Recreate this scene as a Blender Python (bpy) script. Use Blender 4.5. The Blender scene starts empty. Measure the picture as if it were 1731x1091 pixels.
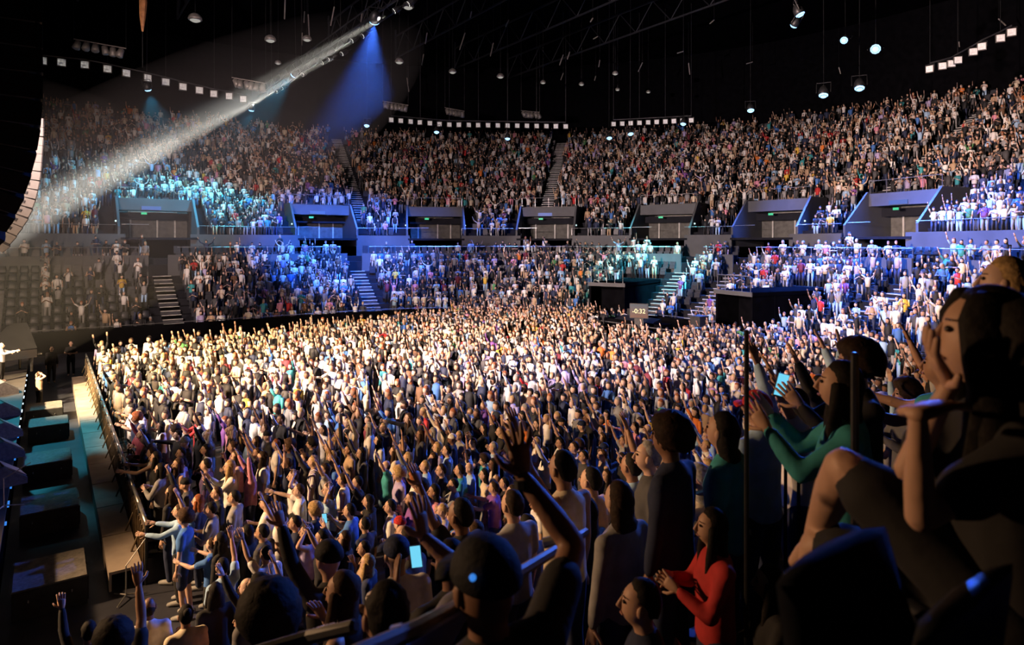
import bpy, bmesh, math, random
import numpy as np
from mathutils import Vector, Matrix, Quaternion

random.seed(7)
rng = np.random.default_rng(7)
S = bpy.context.scene
COL = S.collection

# ------------------------------------------------------------------ camera
F, CX, CY, HOR = 1100.0, 865.5, 545.5, 411.0
EYE = Vector((0.0, 0.0, 7.3))
FZ = 1.2            # level of the arena floor
FWD = Vector((0.582, 0.813, 0)).normalized()
RGT = Vector((FWD.y, -FWD.x, 0))
UPZ = Vector((0, 0, 1))
AIM = FWD.copy()     # level camera, the frame is shifted downwards
CUP = UPZ.copy()
cam_d = bpy.data.cameras.new('camera')
cam = bpy.data.objects.new('camera', cam_d)
COL.objects.link(cam)
cam_d.sensor_width = 36.0
cam_d.lens = F / 1731.0 * 36.0
cam_d.shift_y = -(CY - HOR) / 1731.0
cam_d.clip_end = 300
cam_d.clip_start = 0.05
cam_d.dof.use_dof = True
cam_d.dof.focus_distance = 22.0
cam_d.dof.aperture_fstop = 2.8
m = Matrix((RGT, CUP, -AIM)).transposed().to_4x4()
m.translation = EYE
cam.matrix_world = m
S.camera = cam

# ------------------------------------------------------------------ view, world
S.view_settings.view_transform = 'Standard'
S.view_settings.look = 'None'
S.view_settings.exposure = 0.0
S.view_settings.gamma = 1.0
S.view_settings.use_curve_mapping = False
S.cycles.max_bounces = 3
S.cycles.diffuse_bounces = 1
S.cycles.glossy_bounces = 2
S.cycles.transmission_bounces = 3
S.cycles.transparent_max_bounces = 6
S.cycles.volume_bounces = 0
S.cycles.sample_clamp_indirect = 3.0
S.cycles.sample_clamp_direct = 0.0
S.cycles.use_denoising = True
W = bpy.data.worlds.new('arena_dark')
S.world = W
W.use_nodes = True
W.node_tree.nodes['Background'].inputs[0].default_value = (0, 0, 0, 1)
W.node_tree.nodes['Background'].inputs[1].default_value = 0.0


def ray(x, y):
    return AIM + RGT * ((x - CX) / F) - CUP * ((y - HOR) / F)


def at_z(x, y, z):
    d = ray(x, y)
    return EYE + d * ((z - EYE.z) / d.z)


def at_d(x, y, D):
    d = ray(x, y)
    return EYE + d * (D / d.dot(FWD))


def project(p):
    q = Vector(p) - EYE
    k = q.dot(AIM)
    if k < 0.05:
        return (-9999, -9999, k)
    return (CX + F * q.dot(RGT) / k, HOR - F * q.dot(CUP) / k, k)


# ------------------------------------------------------------------ show lighting
def spot(name, loc, target, power, col, size, blend=0.4, radius=0.25):
    d = bpy.data.lights.new(name, 'SPOT')
    d.energy = power
    d.color = col
    d.spot_size = math.radians(size)
    d.spot_blend = blend
    d.shadow_soft_size = radius
    o = bpy.data.objects.new(name, d)
    COL.objects.link(o)
    o.location = loc
    o.rotation_euler = (Vector(target) - Vector(loc)).to_track_quat('-Z', 'Y').to_euler()
    return o


KW = 1000.0
BEAM_POWER = 420 * KW
HAZE = 0.0022
# the stage rig stands beyond the picture's edge on the side everybody faces
# warm key on the front of the floor crowd
spot('stage_key_light_offscreen', (-6, 25, 9), (5.0, 30, 2), 50 * KW, (1.0, 0.72, 0.38), 54, 0.9)
spot('stage_key_light_offscreen', (-6, 19, 9), (9.5, 24, 2), 26 * KW, (1.0, 0.56, 0.20), 44, 0.9)
# front wash over the whole floor
spot('stage_wash_light_offscreen', (-7, 18, 9), (26, 25, 2), 36 * KW, (1.0, 0.74, 0.60), 60, 0.8)
spot('stage_wash_light_offscreen', (-7, 15, 8.5), (7, 9, 3), 14 * KW, (1.0, 0.60, 0.30), 60, 0.8)
spot('stage_wash_light_offscreen', (-7, 12, 8.8), (3, 2.5, 6.3), 3.6 * KW, (1.0, 0.56, 0.28), 40, 0.8)
# the stands
spot('stage_stands_light_offscreen', (-6, 18, 9), (6, 46, 4), 15 * KW, (1.0, 0.66, 0.46), 64, 0.8)
spot('stage_stands_light_offscreen', (-6, 18, 12), (28, 66, 12), 38 * KW, (1.0, 0.72, 0.68), 56, 0.9)
spot('stage_stands_light_offscreen', (-8, 20, 12), (48, 30, 8), 80 * KW, (1.0, 0.74, 0.72), 66, 0.8)
spot('stage_stands_light_offscreen', (-8, 20, 14), (60, 10, 15), 84 * KW, (1.0, 0.66, 0.52), 44, 0.8)
spot('stage_teal_light_offscreen', (-3, 32, 13), (-.2, 23, 1), 10 * KW, (0.05, 0.55, 0.75), 34, 0.8)

# ------------------------------------------------------------------ materials
def new_mat(name):
    m = bpy.data.materials.new(name)
    m.use_nodes = True
    nt = m.node_tree
    return m, nt, nt.nodes['Principled BSDF']


def plain(name, col, rough=0.6, metal=0.0, noise=0.25, scale=6.0, bump=0.0, spec=0.5):
    m, nt, b = new_mat(name)
    b.inputs['Specular IOR Level'].default_value = spec
    b.inputs['Roughness'].default_value = rough
    b.inputs['Metallic'].default_value = metal
    tc = nt.nodes.new('ShaderNodeTexCoord')
    n = nt.nodes.new('ShaderNodeTexNoise')
    n.inputs['Scale'].default_value = scale
    n.inputs['Detail'].default_value = 4
    nt.links.new(tc.outputs['Object'], n.inputs['Vector'])
    r = nt.nodes.new('ShaderNodeValToRGB')
    r.color_ramp.elements[0].position = 0.3
    r.color_ramp.elements[1].position = 0.75
    r.color_ramp.elements[0].color = tuple(c * (1 - noise) for c in col[:3]) + (1,)
    r.color_ramp.elements[1].color = tuple(min(1, c * (1 + noise)) for c in col[:3]) + (1,)
    nt.links.new(n.outputs['Fac'], r.inputs['Fac'])
    nt.links.new(r.outputs['Color'], b.inputs['Base Color'])
    if bump:
        bp = nt.nodes.new('ShaderNodeBump')
        bp.inputs['Strength'].default_value = bump
        bp.inputs['Distance'].default_value = 0.02
        nt.links.new(n.outputs['Fac'], bp.inputs['Height'])
        nt.links.new(bp.outputs['Normal'], b.inputs['Normal'])
    return m


def glow(name, col, strength):
    m, nt, b = new_mat(name)
    b.inputs['Base Color'].default_value = (0.02, 0.02, 0.02, 1)
    b.inputs['Emission Color'].default_value = tuple(col) + (1,)
    b.inputs['Emission Strength'].default_value = strength
    return m


def tinted(name, rough, noise=0.12, scale=9.0, stripes=None, sss=False):
    """colour comes from each object's own colour"""
    m, nt, b = new_mat(name)
    b.inputs['Roughness'].default_value = rough
    oi = nt.nodes.new('ShaderNodeObjectInfo')
    tc = nt.nodes.new('ShaderNodeTexCoord')
    n = nt.nodes.new('ShaderNodeTexNoise')
    n.inputs['Scale'].default_value = scale
    n.inputs['Detail'].default_value = 3
    nt.links.new(tc.outputs['Object'], n.inputs['Vector'])
    mr = nt.nodes.new('ShaderNodeMapRange')
    mr.inputs['From Min'].default_value = 0.3
    mr.inputs['From Max'].default_value = 0.7
    mr.inputs['To Min'].default_value = 1 - noise
    mr.inputs['To Max'].default_value = 1 + noise
    nt.links.new(n.outputs['Fac'], mr.inputs['Value'])
    mx = nt.nodes.new('ShaderNodeVectorMath')
    mx.operation = 'SCALE'
    nt.links.new(oi.outputs['Color'], mx.inputs[0])
    nt.links.new(mr.outputs['Result'], mx.inputs['Scale'])
    out = mx.outputs[0]
    if stripes:
        axis, freq, dark = stripes
        w = nt.nodes.new('ShaderNodeTexWave')
        w.bands_direction = axis
        w.inputs['Scale'].default_value = freq
        nt.links.new(tc.outputs['Object'], w.inputs['Vector'])
        gt = nt.nodes.new('ShaderNodeMath')
        gt.operation = 'GREATER_THAN'
        gt.inputs[1].default_value = 0.55
        nt.links.new(w.outputs['Fac'], gt.inputs[0])
        mix = nt.nodes.new('ShaderNodeMix')
        mix.data_type = 'RGBA'
        mix.inputs['A'].default_value = tuple(dark) + (1,)
        nt.links.new(gt.outputs[0], mix.inputs['Factor'])
        nt.links.new(out, mix.inputs['B'])
        out = mix.outputs['Result']
    nt.links.new(out, b.inputs['Base Color'])
    bp = nt.nodes.new('ShaderNodeBump')
    bp.inputs['Strength'].default_value = 0.25
    bp.inputs['Distance'].default_value = 0.02
    nt.links.new(n.outputs['Fac'], bp.inputs['Height'])
    nt.links.new(bp.outputs['Normal'], b.inputs['Normal'])
    return m


M = {}
M['floor'] = plain('dark_floor', (0.03, 0.032, 0.045), 0.55, 0, 0.4, 1.5)
M['pit'] = plain('pit_floor', (0.05, 0.045, 0.045), 0.6, 0, 0.5, 1.2)
M['terrace'] = plain('terrace_concrete', (0.014, 0.015, 0.02), 0.8, 0, 0.3, 1.0, 0, 0.1)
M['band'] = plain('grey_panel', (0.082, 0.086, 0.092), 0.6, 0, 0.15, 0.8, 0, 0.3)
M['black'] = plain('black_drape', (0.0035, 0.0035, 0.0045), 0.85, 0, 0.3, 2, 0, 0.0)
M['blackgloss'] = plain('black_lacquer', (0.012, 0.012, 0.014), 0.18, 0, 0.2, 2)
M['darkmetal'] = plain('dark_metal', (0.035, 0.037, 0.04), 0.45, 0.6, 0.3, 8)
M['metal'] = plain('bare_metal', (0.42, 0.42, 0.42), 0.35, 0.8, 0.2, 10)
M['rod'] = plain('painted_rod', (0.30, 0.28, 0.26), 0.5, 0.2, 0.2, 10)
M['step'] = plain('stair_tread', (0.04, 0.042, 0.05), 0.8, 0, 0.3, 2)
M['nosing'] = plain('stair_nosing', (0.55, 0.54, 0.50), 0.5, 0.1, 0.15, 4)
M['wood'] = plain('tan_deck_board', (0.36, 0.30, 0.25), 0.65, 0, 0.22, 2.2, 0.2)
M['barrier'] = plain('mottled_brown_metal', (0.22, 0.17, 0.11), 0.5, 0.5, 0.5, 6)  # steel in an uneven brown tone
M['case'] = plain('black_flight_case', (0.03, 0.03, 0.03), 0.5, 0, 0.4, 5)
M['casetop'] = plain('grey_carpet_top', (0.16, 0.15, 0.14), 0.85, 0, 0.3, 14)
M['cabside'] = plain('pale_speaker_side', (0.075, 0.072, 0.066), 0.7, 0, 0.12, 6, 0, 0.1)
M['cabfront'] = plain('black_speaker_grille', (0.006, 0.006, 0.007), 0.6, 0, 0.3, 30)
M['lamphead'] = plain('grey_lamp_housing', (0.25, 0.24, 0.22), 0.5, 0.4, 0.2, 8)
M['seat'] = plain('dark_seat_plastic', (0.020, 0.023, 0.032), 0.45, 0, 0.25, 6)
M['seatpad'] = plain('dark_seat_fabric', (0.010, 0.012, 0.018), 0.9, 0, 0.25, 20, 0, 0.1)
M['glassdark'] = plain('tinted_balustrade', (0.05, 0.08, 0.12), 0.08, 0, 0.1, 3)
M['shoe'] = plain('shoe_canvas', (0.30, 0.30, 0.30), 0.7, 0, 0.3, 10)
M['eye'] = plain('dark_eye', (0.03, 0.02, 0.015), 0.25, 0, 0.1, 10)
M['lip'] = plain('lip', (0.34, 0.15, 0.12), 0.5, 0, 0.1, 10)
M['skin'] = tinted('skin', 0.55, 0.08, 6)
M['cloth'] = tinted('cloth', 0.85, 0.16, 9)
M['stripe'] = tinted('striped_cloth', 0.85, 0.1, 9, ('Y', 7.0, (0.10, 0.05, 0.14)))
M['hoop'] = tinted('banded_cloth', 0.85, 0.1, 9, ('Z', 7.0, (0.75, 0.74, 0.70)))
M['hair'] = tinted('hair', 0.75, 0.4, 34)
M['hair'].node_tree.nodes['Principled BSDF'].inputs['Specular IOR Level'].default_value = 0.2
M['blueglow'] = glow('blue_led', (0.32, 0.62, 1.0), 2.6)
M['whiteglow'] = glow('white_led', (0.75, 0.88, 1.0), 1.2)
M['beamglow'] = glow('white_beam_lens', (1.0, 0.97, 0.88), 4)
M['cyanled'] = glow('cyan_led', (0.05, 0.30, 1.0), 0.75)
M['phone'] = glow('phone_screen', (0.16, 0.62, 0.85), 1.1)
M['signblue'] = glow('blue_sign', (0.10, 0.22, 0.75), 0.55)
M['signtext'] = glow('sign_lettering', (0.8, 0.9, 1.0), 0.9)
M['exit'] = glow('green_exit_sign', (0.05, 0.75, 0.35), 0.9)
M['aislelamp'] = glow('aisle_lamp', (0.65, 0.95, 0.95), 1.5)
M['door'] = plain('pale_door_frame', (0.45, 0.45, 0.42), 0.5, 0, 0.2, 3)
M['doorlit'] = plain('concourse_interior', (0.10, 0.10, 0.09), 0.8, 0, 0.3, 3)


# ------------------------------------------------------------------ mesh helpers
class Geo:
    def __init__(self):
        self.v, self.f, self.m = [], [], []

    def add(self, vf, mat=0):
        v, f = vf
        o = len(self.v)
        self.v.extend([tuple(p) for p in v])
        self.f.extend([tuple(i + o for i in q) for q in f])
        self.m.extend([mat] * len(f))
        return self

    def mesh(self, name, mats=(), smooth=False):
        me = bpy.data.meshes.new(name)
        me.from_pydata(self.v, [], self.f)
        for mm in mats:
            me.materials.append(mm)
        me.polygons.foreach_set('material_index', self.m)
        if smooth:
            me.polygons.foreach_set('use_smooth', [True] * len(self.f))
        me.update()
        return me


def box(c, s, ax=None):
    """c centre, s full size, ax optional 3 axis vectors"""
    c = Vector(c)
    X, Y, Z = ax if ax else (Vector((1, 0, 0)), Vector((0, 1, 0)), Vector((0, 0, 1)))
    X, Y, Z = Vector(X) * s[0] / 2, Vector(Y) * s[1] / 2, Vector(Z) * s[2] / 2
    v = [c + X * a + Y * b + Z * k for a in (-1, 1) for b in (-1, 1) for k in (-1, 1)]
    f = [(0, 1, 3, 2), (4, 6, 7, 5), (0, 4, 5, 1), (2, 3, 7, 6), (0, 2, 6, 4), (1, 5, 7, 3)]
    return v, f


def tube(path, rads, n=8, hint=(0, 1, 0), cap=0.5):
    """swept closed tube; rads entries are r or (ra, rb) with ra along the hint axis"""
    P = [Vector(p) for p in path]
    R = [(r, r) if not isinstance(r, (tuple, list)) else tuple(r) for r in rads]
    if cap:
        t0 = (P[0] - P[1]).normalized()
        t1 = (P[-1] - P[-2]).normalized()
        r0, r1 = min(R[0]), min(R[-1])
        P = [P[0] + t0 * r0 * cap * 1.1] + P + [P[-1] + t1 * r1 * cap * 1.1]
        R = [(R[0][0] * .6, R[0][1] * .6)] + R + [(R[-1][0] * .6, R[-1][1] * .6)]
    h = Vector(hint)
    v, f = [], []
    K = len(P)
    for i in range(K):
        t = (P[min(i + 1, K - 1)] - P[max(i - 1, 0)]).normalized()
        a = h - t * h.dot(t)
        if a.length < 1e-3:
            h = Vector((1, 0, 0)) if abs(t.x) < .9 else Vector((0, 0, 1))
            a = h - t * h.dot(t)
        a.normalize()
        h = a
        b = t.cross(a)
        for k in range(n):
            q = 2 * math.pi * k / n
            v.append(P[i] + a * (R[i][0] * math.cos(q)) + b * (R[i][1] * math.sin(q)))
    for i in range(K - 1):
        for k in range(n):
            k2 = (k + 1) % n
            f.append((i * n + k, i * n + k2, (i + 1) * n + k2, (i + 1) * n + k))
    f.append(tuple(range(n - 1, -1, -1)))
    f.append(tuple((K - 1) * n + k for k in range(n)))
    return v, f


def sphere(c, r, nu=12, nv=8, fn=None, rot=None):
    c = Vector(c)
    r = (r, r, r) if not isinstance(r, (tuple, list)) else r
    v, f = [], []

    def pt(n):
        p = Vector((n[0] * r[0], n[1] * r[1], n[2] * r[2]))
        if fn:
            p = Vector(fn(Vector(n), p))
        if rot is not None:
            p = rot @ p
        return c + p
    v.append(pt((0, 0, 1)))
    for i in range(1, nv):
        th = math.pi * i / nv
        for k in range(nu):
            ph = 2 * math.pi * k / nu
            v.append(pt((math.sin(th) * math.cos(ph), math.sin(th) * math.sin(ph), math.cos(th))))
    v.append(pt((0, 0, -1)))
    for k in range(nu):
        f.append((0, 1 + k, 1 + (k + 1) % nu))
    for i in range(nv - 2):
        for k in range(nu):
            a, b = 1 + i * nu + k, 1 + i * nu + (k + 1) % nu
            f.append((a, a + nu, b + nu, b))
    l = len(v) - 1
    o = 1 + (nv - 2) * nu
    for k in range(nu):
        f.append((l, o + (k + 1) % nu, o + k))
    return v, f


def obj(name, me, parent=None, col=None, mats=None, loc=None, rz=None):
    if isinstance(me, Geo):
        me = me.mesh(name, mats or ())
    o = bpy.data.objects.new(name, me)
    COL.objects.link(o)
    if parent is not None:
        o.parent = parent
    if col is not None:
        o.color = tuple(col[:3]) + (1,)
    if loc is not None:
        o.location = loc
    if rz is not None:
        o.rotation_euler = (0, 0, rz)
    return o


def empty(name, loc=(0, 0, 0), rz=0):
    o = bpy.data.objects.new(name, None)
    COL.objects.link(o)
    o.location = loc
    o.rotation_euler = (0, 0, rz)
    o.empty_display_size = 0.2
    return o


def tag(o, label=None, cat=None, group=None, kind=None):
    if label:
        o['label'] = label
    if cat:
        o['category'] = cat
    if group:
        o['group'] = group
    if kind:
        o['kind'] = kind
    return o


def remesh(geo, name, voxel, smooth=4, factor=0.5):
    me = geo.mesh('tmp')
    o = bpy.data.objects.new('tmp', me)
    COL.objects.link(o)
    r = o.modifiers.new('r', 'REMESH')
    r.mode = 'VOXEL'
    r.voxel_size = voxel
    r.use_smooth_shade = True
    if smooth:
        s = o.modifiers.new('s', 'SMOOTH')
        s.iterations = smooth
        s.factor = factor
    dg = bpy.context.evaluated_depsgraph_get()
    ev = o.evaluated_get(dg)
    out = bpy.data.meshes.new_from_object(ev)
    out.name = name
    bpy.data.objects.remove(o)
    bpy.data.meshes.remove(me)
    out.polygons.foreach_set('use_smooth', [True] * len(out.polygons))
    out.materials.clear()
    return out


def join_meshes(name, base, geo, mats):
    """remeshed base (material 0) plus extra Geo pieces with their own material index"""
    nb = len(base.vertices)
    co = np.empty(nb * 3)
    base.vertices.foreach_get('co', co)
    g = Geo()
    g.v = [tuple(p) for p in co.reshape(-1, 3)]
    g.f = [tuple(p.vertices) for p in base.polygons]
    g.m = [0] * len(g.f)
    g.f.extend([tuple(i + nb for i in q) for q in geo.f])
    g.v.extend(geo.v)
    g.m.extend(geo.m)
    bpy.data.meshes.remove(base)
    return g.mesh(name, mats, True)

# ------------------------------------------------------------------ the bowl
UC, VC, RA, RB = 17.0, 26.72, 16.0, 16.68
PI = math.pi


def bowl(s, d):
    if s < 0:
        return Vector((UC + s, VC + RB + d, 0))
    if s > PI:
        return Vector((UC - (s - PI), VC - RB - d, 0))
    p = PI / 2 - s
    return Vector((UC + (RA + d) * math.cos(p), VC + (RB + d) * math.sin(p), 0))


def frame(s, d):
    """point, outward normal, tangent (towards growing s)"""
    p = bowl(s, d)
    t = (bowl(s + 1e-3, d) - bowl(s - 1e-3, d)).normalized()
    return p, Vector((-t.y, t.x, 0)), t


def inside(p, d):
    if p.x < UC:
        return abs(p.y - VC) < RB + d
    return ((p.x - UC) / (RA + d)) ** 2 + ((p.y - VC) / (RB + d)) ** 2 < 1


def ring_hit(x, y, d):
    r = ray(x, y)
    k = 1.0 / r.dot(FWD)
    D = 3.0
    while D < 30 and not inside(EYE + r * (D * k), d):
        D += 0.1
    while D < 140 and inside(EYE + r * (D * k), d):
        D += 0.1
    return EYE + r * (D * k)


def s_of(p, d):
    if p.x < UC:
        return p.x - UC if p.y > VC else PI + UC - p.x
    return PI / 2 - math.atan2((p.y - VC) / (RB + d), (p.x - UC) / (RA + d))


def s_px(x, y, d):
    return s_of(ring_hit(x, y, d), d)


def arc(s0, s1, d):
    """signed length between two bowl parameters at offset d"""
    n = 12
    L = 0
    for i in range(n):
        a, b = s0 + (s1 - s0) * i / n, s0 + (s1 - s0) * (i + 1) / n
        L += (bowl(b, d) - bowl(a, d)).length
    return L if s1 >= s0 else -L


def s_step(s, d, L):
    """parameter reached after walking L metres along the ring"""
    k = (bowl(s + 0.005, d) - bowl(s - 0.005, d)).length / 0.01
    s2 = s + L / k
    k2 = (bowl(s2 + 0.005, d) - bowl(s2 - 0.005, d)).length / 0.01
    return s + L / (0.5 * (k + k2))


ROWS = []      # (d, z, section)
for i in range(9):
    ROWS.append((0.30 + 0.87 * i, 1.30 + 0.46 * i, 'lower'))
ROWS.append((8.30, 5.75, 'box'))
ROWS.append((9.25, 6.20, 'box'))
for j in range(25):
    ROWS.append((10.60 + 0.87 * j, 7.70 + 0.485 * j, 'upper'))
S0, S1 = -31.0, PI - 0.02

VOMS = [s_px(x, 372, 13.2) for x in (262, 540, 735, 928, 1132, 1320, 1535)]
AISLE_LOW = [s_px(x, y, 4.2) for x, y in ((285, 490), (620, 475), (1122, 450), (1200, 478), (1452, 480))]
AISLE_UP = [s_px(x, y, 22) for x, y in ((590, 285), (935, 290), (1578, 260))]
TUN = [(s_px(1032, 495, 0.3), 1.2, 7), (s_px(1255, 510, 0.3), 1.35, 7)]   # centre, half width, rows removed


def in_tunnel(s, i, pad=0.0):
    return any(abs(arc(c, s, 2.0)) < w + pad and i < k for c, w, k in TUN)


def in_vom(s, d, pad=0.0):
    return d < 14.2 and d > 10.5 and any(abs(arc(c, s, 13.0)) < 2.55 + pad for c in VOMS)


root = empty('seating_terrace')
tag(root, 'stepped dark terraces of the seating bowl around the arena floor', kind='structure')
ss = []
s = S0
while s < S1:
    ss.append(s)
    s = s_step(s, 8.0, 0.6)
ss.append(S1)
for i, (d, z, sec) in enumerate(ROWS):
    w = 0.95 if i != 8 else 0.6
    rise = 0.55 if sec != 'box' else 0.9
    g = Geo()
    for a, b in zip(ss[:-1], ss[1:]):
        mid = (a + b) / 2
        if sec == 'lower' and in_tunnel(mid, i):
            continue
        if sec == 'upper' and in_vom(mid, d + 0.3):
            continue
        A0, A1, B0, B1 = bowl(a, d), bowl(a, d + w), bowl(b, d), bowl(b, d + w)
        v = [(A0.x, A0.y, z - rise), (B0.x, B0.y, z - rise), (B0.x, B0.y, z), (A0.x, A0.y, z), (B1.x, B1.y, z), (A1.x, A1.y, z)]
        g.add((v, [(0, 1, 2, 3), (3, 2, 4, 5)]))
    obj('terrace_row', g, root, mats=[M['terrace']])


def ring_wall(name, d, z0, z1, th, mat, s0=S0, s1=S1, skip=None, parent=None):
    g = Geo()
    q = [a for a in ss if s0 <= a <= s1]
    for a, b in zip(q[:-1], q[1:]):
        if skip and skip((a + b) / 2):
            continue
        A0, A1, B0, B1 = bowl(a, d), bowl(a, d + th), bowl(b, d), bowl(b, d + th)
        v = [(A0.x, A0.y, z0), (B0.x, B0.y, z0), (B0.x, B0.y, z1), (A0.x, A0.y, z1),
             (A1.x, A1.y, z0), (B1.x, B1.y, z0), (B1.x, B1.y, z1), (A1.x, A1.y, z1)]
        g.add((v, [(0, 1, 2, 3), (3, 2, 6, 7), (5, 4, 7, 6), (0, 3, 7, 4), (1, 5, 6, 2)]))
    o = obj(name, g, parent, mats=[mat])
    if parent is None:
        tag(o, kind='structure')
    return o


ring_wall('wall_rim', 0.0, 0.9, 2.45, 0.12, M['black'], skip=lambda s: in_tunnel(s, 0))
low_cut = lambda s: any(abs(arc(c, s, 8.2)) < 0.75 for c in AISLE_LOW)
ring_wall('wall_walkway', 8.2, 4.9, 6.45, 0.1, M['band'], skip=low_cut)
ring_wall('wall_concourse', 10.35, 6.2, 7.95, 0.12, M['band'], skip=lambda s: any(abs(arc(c, s, 10.3)) < 2.2 for c in VOMS))
ring_wall('wall_outer', 32.6, 6.0, 29.0, 0.3, M['black'])
# far end behind the stage so that the bowl closes
g = Geo()
g.add(box((-14.2, VC, 14.5), (0.3, 120, 29)))
tag(obj('wall_backstage', g, mats=[M['black']]), kind='structure')
g = Geo()
g.add(box((24, VC, 29.2), (100, 120, 0.3)))
tag(obj('ceiling', g, mats=[M['black']]), kind='structure')
g = Geo()
g.add(box((10, VC - 1, FZ - 0.1), (60, 42, 0.2)))
tag(obj('floor', g, mats=[M['floor']]), kind='structure')
g = Geo()
g.add(box((18, -20.5, 14.5), (70, 0.3, 29)))
tag(obj('wall_near', g, mats=[M['black']]), kind='structure')

# handrails along the front of the walkway and the concourse
for nm, d, z, posts in (('walkway_rail', 8.25, 7.0, 2.2), ('rim_rail', 0.06, 2.55, 2.4), ('concourse_rail', 10.4, 8.6, 2.4)):
    r = empty(nm)
    tag(r, kind='structure')
    run, last, k = [], None, 0
    for a in ss:
        bad = (nm == 'concourse_rail' and any(abs(arc(c, a, 10.3)) < 2.2 for c in VOMS)) or (nm == 'walkway_rail' and low_cut(a)) or \
            (nm == 'rim_rail' and in_tunnel(a, 0))
        if bad:
            if len(run) > 1:
                obj('rail_bar', Geo().add(tube(run, [0.022] * len(run), 5, (0, 0, 1), 0)), r, mats=[M['metal']])
            run = []
            continue
        p = bowl(a, d)
        run.append((p.x, p.y, z))
        if k % 4 == 0 and nm != 'rim_rail':
            obj('rail_post', Geo().add(tube([(p.x, p.y, z - 0.6), (p.x, p.y, z)], [0.02, 0.02], 4, cap=0)), r, mats=[M['metal']])
        k += 1
    if len(run) > 1:
        obj('rail_bar', Geo().add(tube(run, [0.022] * len(run), 5, (0, 0, 1), 0)), r, mats=[M['metal']])

# aisle stairs
step_me = Geo()
step_me.add(box((0.22, 0, -0.14), (0.44, 1.15, 0.28)), 0)
step_me.add(box((-0.012, 0, -0.02), (0.028, 1.15, 0.045)), 1)
step_me = step_me.mesh('step', [M['step'], M['nosing']])


def stairs(s, rows, label):
    r = empty('aisle_stairs', frame(s, ROWS[rows[0]][0])[0])
    tag(r, label, kind='structure')
    for i in rows:
        d, z, sec = ROWS[i]
        nxt = 0.23 if sec == 'lower' else 0.243
        for h in (0, 1):
            p, n, t = frame(s, d - 0.44 + 0.44 * h)
            if sec == 'upper' and in_vom(s, d):
                continue
            o = obj('step', step_me, r)
            o.matrix_world = Matrix.Translation(Vector((p.x, p.y, z - nxt + nxt * h + 0.04)) - r.location) @ \
                Matrix.Rotation(math.atan2(n.y, n.x), 4, 'Z')


low_lab = ['dark aisle stairs with thin lit nosings in the hazy block beside the stage', 'dark aisle stairs between lower blocks under the far walkway',
           'cyan-lit aisle stairs in the middle of the turquoise spotlight', 'short aisle stairs between the cyan spotlight and the wide black tunnel',
           'aisle stairs with pale wooden treads in the blue-lit end block']
for s, l in zip(AISLE_LOW, low_lab):
    stairs(s, range(0, 9), l)
up_lab = ['upper aisle stairs above the far-side concourse openings', 'upper aisle stairs with bright nosings in the far curve',
          'long steep upper aisle stairs with bright white nosings in the end stand']
for s, l in zip(AISLE_UP, up_lab):
    stairs(s, range(15, 36), l)

# concourse openings (vomitories)
def text_mesh(name, cu):
    tmp = bpy.data.objects.new('tmp', cu)
    COL.objects.link(tmp)
    me = bpy.data.meshes.new_from_object(tmp.evaluated_get(bpy.context.evaluated_depsgraph_get()))
    bpy.data.objects.remove(tmp)
    return bpy.data.objects.new(name, me)



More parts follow.
